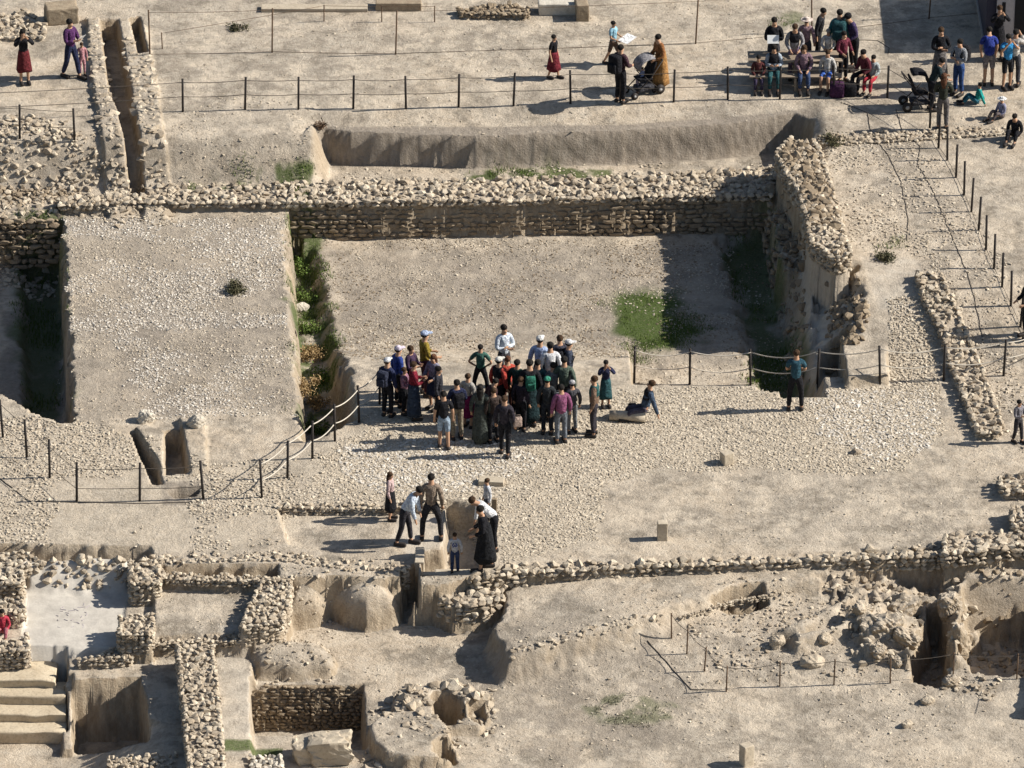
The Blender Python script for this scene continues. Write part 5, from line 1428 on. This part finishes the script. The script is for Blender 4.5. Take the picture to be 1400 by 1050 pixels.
c(765, 542, 'person in dark top with brown hair behind the white shirts', h=1.70, face=200, top=(.05, .05, .07), bottom=BLACK, hair='brown', arms='folded')
P_ = 'person in white cap and dark jacket at the far side of the crowd'
c(777, 547, P_, h=1.66, face=100, top=(.05, .06, .09), bottom=DGREY, hat=('cap', (.72, .70, .70)))
backpack(P_, 'black rucksack on the white capped person at the far side', BLACK, .9)
c(771, 576, 'man in moss grey shirt pointing with one arm', h=1.80, face=175, top=(.09, .12, .095), bottom=BLACK, arms='side')
P_ = 'person in green skullcap with a pale grey bag'
c(748, 594, P_, h=1.58, face=170, top=(.035, .04, .045), bottom=(.02, .025, .035), hat=('round', (.05, .25, .17)))
bag(0, 0, 'pale grey shoulder bag beside the green skullcap', (.36, .37, .40), (.26, .12, .3), at=tuple(on(P_, 'wrl', (-.06, .06, .1))[0]))
c(767, 606, 'woman in mauve cloak and grey jeans', h=1.62, face=195, top=(.25, .085, .17), bottom=(.16, .18, .21), belly=1.25, hair='black')
c(782, 592, 'child in pale printed hat and grey trousers behind the mauve cloak', h=1.44, face=200, top=(.07, .07, .08), bottom=(.20, .21, .22), hat=('round', (.50, .49, .50)))
c(712, 590, 'black clad person squeezed in front of the black coat', h=1.5, face=150, top=(.025, .02, .03), bottom=BLACK, hair='brown')
c(735, 575, 'person in dark teal cardigan inside the crowd', h=1.68, face=170, top=(.02, .06, .07), bottom=BLACK)
c(812, 597, 'woman with brown hair in teal vest facing sideways', h=1.66, face=-100, top=(.20, .13, .09), vest=(.03, .10, .10), bottom=(.045, .04, .05), hair='brown')
c(828, 556, 'slim person in dark navy patterned top near the rope post', h=1.30, face=10, top=(.025, .03, .07), bottom=(.03, .09, .10), arms='camera', legs='skirt', hem=.35)
c(600, 575, 'dark haired teenager in charcoal sweater between lilac top and denim shorts', h=1.5, face=80, top=(.04, .04, .05), bottom=BLACK, hair='black')
c(675, 606, 'stout person in brown black jacket close behind the dark suited man', h=1.52, face=200, top=(.05, .035, .03), bottom=BLACK, hair='brown', belly=1.15)
c(707, 572, 'person in dark bottle green shirt near the orange red shirt', h=1.62, face=150, top=(.02, .055, .045), bottom=BLACK)
c(756, 575, 'grey shirted man beside the woman with mauve cloak', h=1.62, face=190, top=(.13, .14, .15), bottom=BLACK)
# on the column
g_ = G(866, 574)
P_ = 'man in black vest and pale blue shirt lounging on the fallen column'
person(0, 0, P_, 1.68, -80, 'sit', top=(.06, .09, .14), vest=BLACK, bottom=(.10, .09, .12), seat=.2, at=(g_[0] + .28, g_[1] + .05, g_[2]), group='visitors sitting on the ground', bend=-14, arms='back', hair='brown')
bag(0, 0, 'small black bag beside the lounging man on the column', BLACK, (.22, .2, .26), at=(g_[0] - .02, g_[1] + .32, g_[2]))
# by the basin
GD = 'visitors looking into the inlet basin'
c(534, 711, 'woman in pale pink blouse and black skirt by the shallow channel', h=1.30, face=80, top=(.52, .38, .37), bottom=BLACK, legs='skirt', hem=.38, hair='brown', long_hair=True, group=GD)
P_ = 'man in pale blue shirt bending over to look down'
c(553, 745, P_, h=1.74, face=75, top=(.58, .65, .82), bottom=(.035, .033, .04), bend=32, arms='hang', stride=.5, pose='walk', group=GD)
c(590, 739, 'man in beige shirt standing with legs apart at the basin', h=1.80, face=178, top=(.27, .21, .16), bottom=(.03, .03, .035), spread=2.0, group=GD)
c(676, 752, 'man in white shirt bending deep over the basin', h=1.72, face=-80, top=(.72, .74, .80), bottom=BLACK, bend=48, arms='hang', group=GD, hair='brown', )
c(666, 716, 'boy in white shirt behind the bending man', h=1.2, face=-70, top=(.66, .67, .70), bottom=DGREY, group=GD, hair='brown')
c(664, 780, 'woman in long black dress stepping by the basin', h=1.74, face=-85, top=BLACK, bottom=(.014, .015, .018), legs='dress', hem=.28, stride=.5, pose='walk', group=GD, bend=10, arms='forward')
x_, y_ = W(622, 784, -.15)
o_ = MB().box((0, 0, 0), (0.98, 0.46, 0.62), bev=.04).build('threshold_slab', M_PLASTER, None, False, (x_, y_, -.46))
tag(o_, 'worn threshold block under the small child at the basin outlet', 'stone block')
P_ = 'small child in white T-shirt with blue print standing on the slab'
c(621, 782, P_, h=1.10, face=180, top=(.60, .60, .62), bottom=(.04, .06, .13), hair='brown', group=GD, at=(x_, y_, -0.15))
sitting(4, 866, 'visitor in red and pink crouching behind the stone stub at the picture edge', h=1.2, face=0, top=(.50, .05, .08), bottom=(.45, .15, .18), arms='lap')

grow()

# print on the child's shirt
p_, rz_ = on(P_, 'chest', (0, .125, -.02))
o_ = MB()
for q in (-1, 1):
    o_.tube([(q * .028, 0, .05), (q * .055, 0, .0), (q * .03, 0, -.05), (0, 0, -.01)], .012, 6)
o_ = o_.build('shirt_print', cloth((.05, .08, .30)), PEOPLE[P_][0]); o_.location = Vector(PEOPLE[P_][1]['chest'][0]) + Vector((0, .100, -.0))

# ------------------------------------------------------------------ hut at the far right
M_WALLP = plain('pale_wall_paint', (.45, .42, .42), .8); M_DARK = plain('dark_doorway', (.02, .02, .022), .7); M_ROOF = plain('roof_sheet', (.30, .25, .2), .8)
hx, hy, hz0 = G(1347, 66)
hut = empty('hut', (hx, hy, hz0)); tag(hut, 'pale walled hut with dark doorway casting a big shadow at the far corner', 'hut')
def part(name, box, mat, bev=.01):
    (x0, x1), (y0, y1), (z0, z1) = box
    return MB().box(((x0 + x1) / 2, (y0 + y1) / 2, (z0 + z1) / 2), (x1 - x0, y1 - y0, z1 - z0), bev=bev).build(name, mat, hut)
part('wall', ((0.28, 4.2), (0.0, 3.2), (-.3, 1.8)), M_WALLP)
part('side_wall', ((0.0, 0.28), (0.12, 3.3), (-.3, 1.8)), plain('dark_boards', (.05, .05, .07), .8))
part('door', ((0.78, 1.9), (-.03, 0.0), (0.12, 1.6)), M_DARK)
part('base_plate', ((-.05, 4.3), (-.12, 3.4), (-.3, 0.06)), plain('concrete', (.36, .32, .28), .9))
part('roof', ((-.1, 4.4), (-.15, 3.4), (1.8, 1.9)), M_ROOF)
part('window_slot', ((0.42, .52), (-.015, 0.02), (0.8, 1.4)), M_DARK)
# far edge: low plastered wall and dark openings
def far_box(name, label, px, py, size, mat, rz=0, cat='stone block'):
    return box_stone(name, label, px, py, size, mat, rz, cat, seed=px % 17)
far_box('wall_block', 'yellowish plaster block at the far edge beside a dark gap', 765, 16, (1.2, .5, .35), M_STONE_PALE, 0, 'stone block')
far_box('wall_block', 'grey block at the far edge with a dark side', 795, 24, (.35, .6, .5), M_STONE_BROWN, 0.1, 'stone block')
far_box('wall_block', 'low grey block at the far edge above the tall poles', 545, 10, (1.3, .5, .25), M_STONE_BROWN, 0, 'stone block')
far_box('wall_block', 'long flat pale kerb block at the far edge near the pole line', 430, 14, (3.0, .35, .12), M_PLASTER, 0, 'kerb')
far_box('wall_block', 'dark low block by the channel head at the far corner', 84, 28, (.9, .6, .5), M_STONE_BROWN, 0.2, 'stone block')
# faded violet drawing on the white plaster floor
gx_, gy_, gz_ = G(98, 842)
m_ = MB()
rr_ = random.Random(5)
for k in range(26):
    a_, b_ = rr_.uniform(-.36, .36), rr_.uniform(-.55, .55); t_ = rr_.uniform(0, 3.1); l_ = rr_.uniform(.03, .08)
    m_.tube([(a_ - math.cos(t_) * l_, b_ - math.sin(t_) * l_, .003), (a_ + rr_.uniform(-.02, .02), b_, .003), (a_ + math.cos(t_) * l_, b_ + math.sin(t_) * l_, .003)], .008, 4)
o_ = m_.build('floor_drawing', plain('faded_violet', (.40, .36, .38), .9), None, False, (gx_, gy_, gz_ + .004))
tag(o_, 'faded violet marks scattered on the white plastered floor', 'drawing')
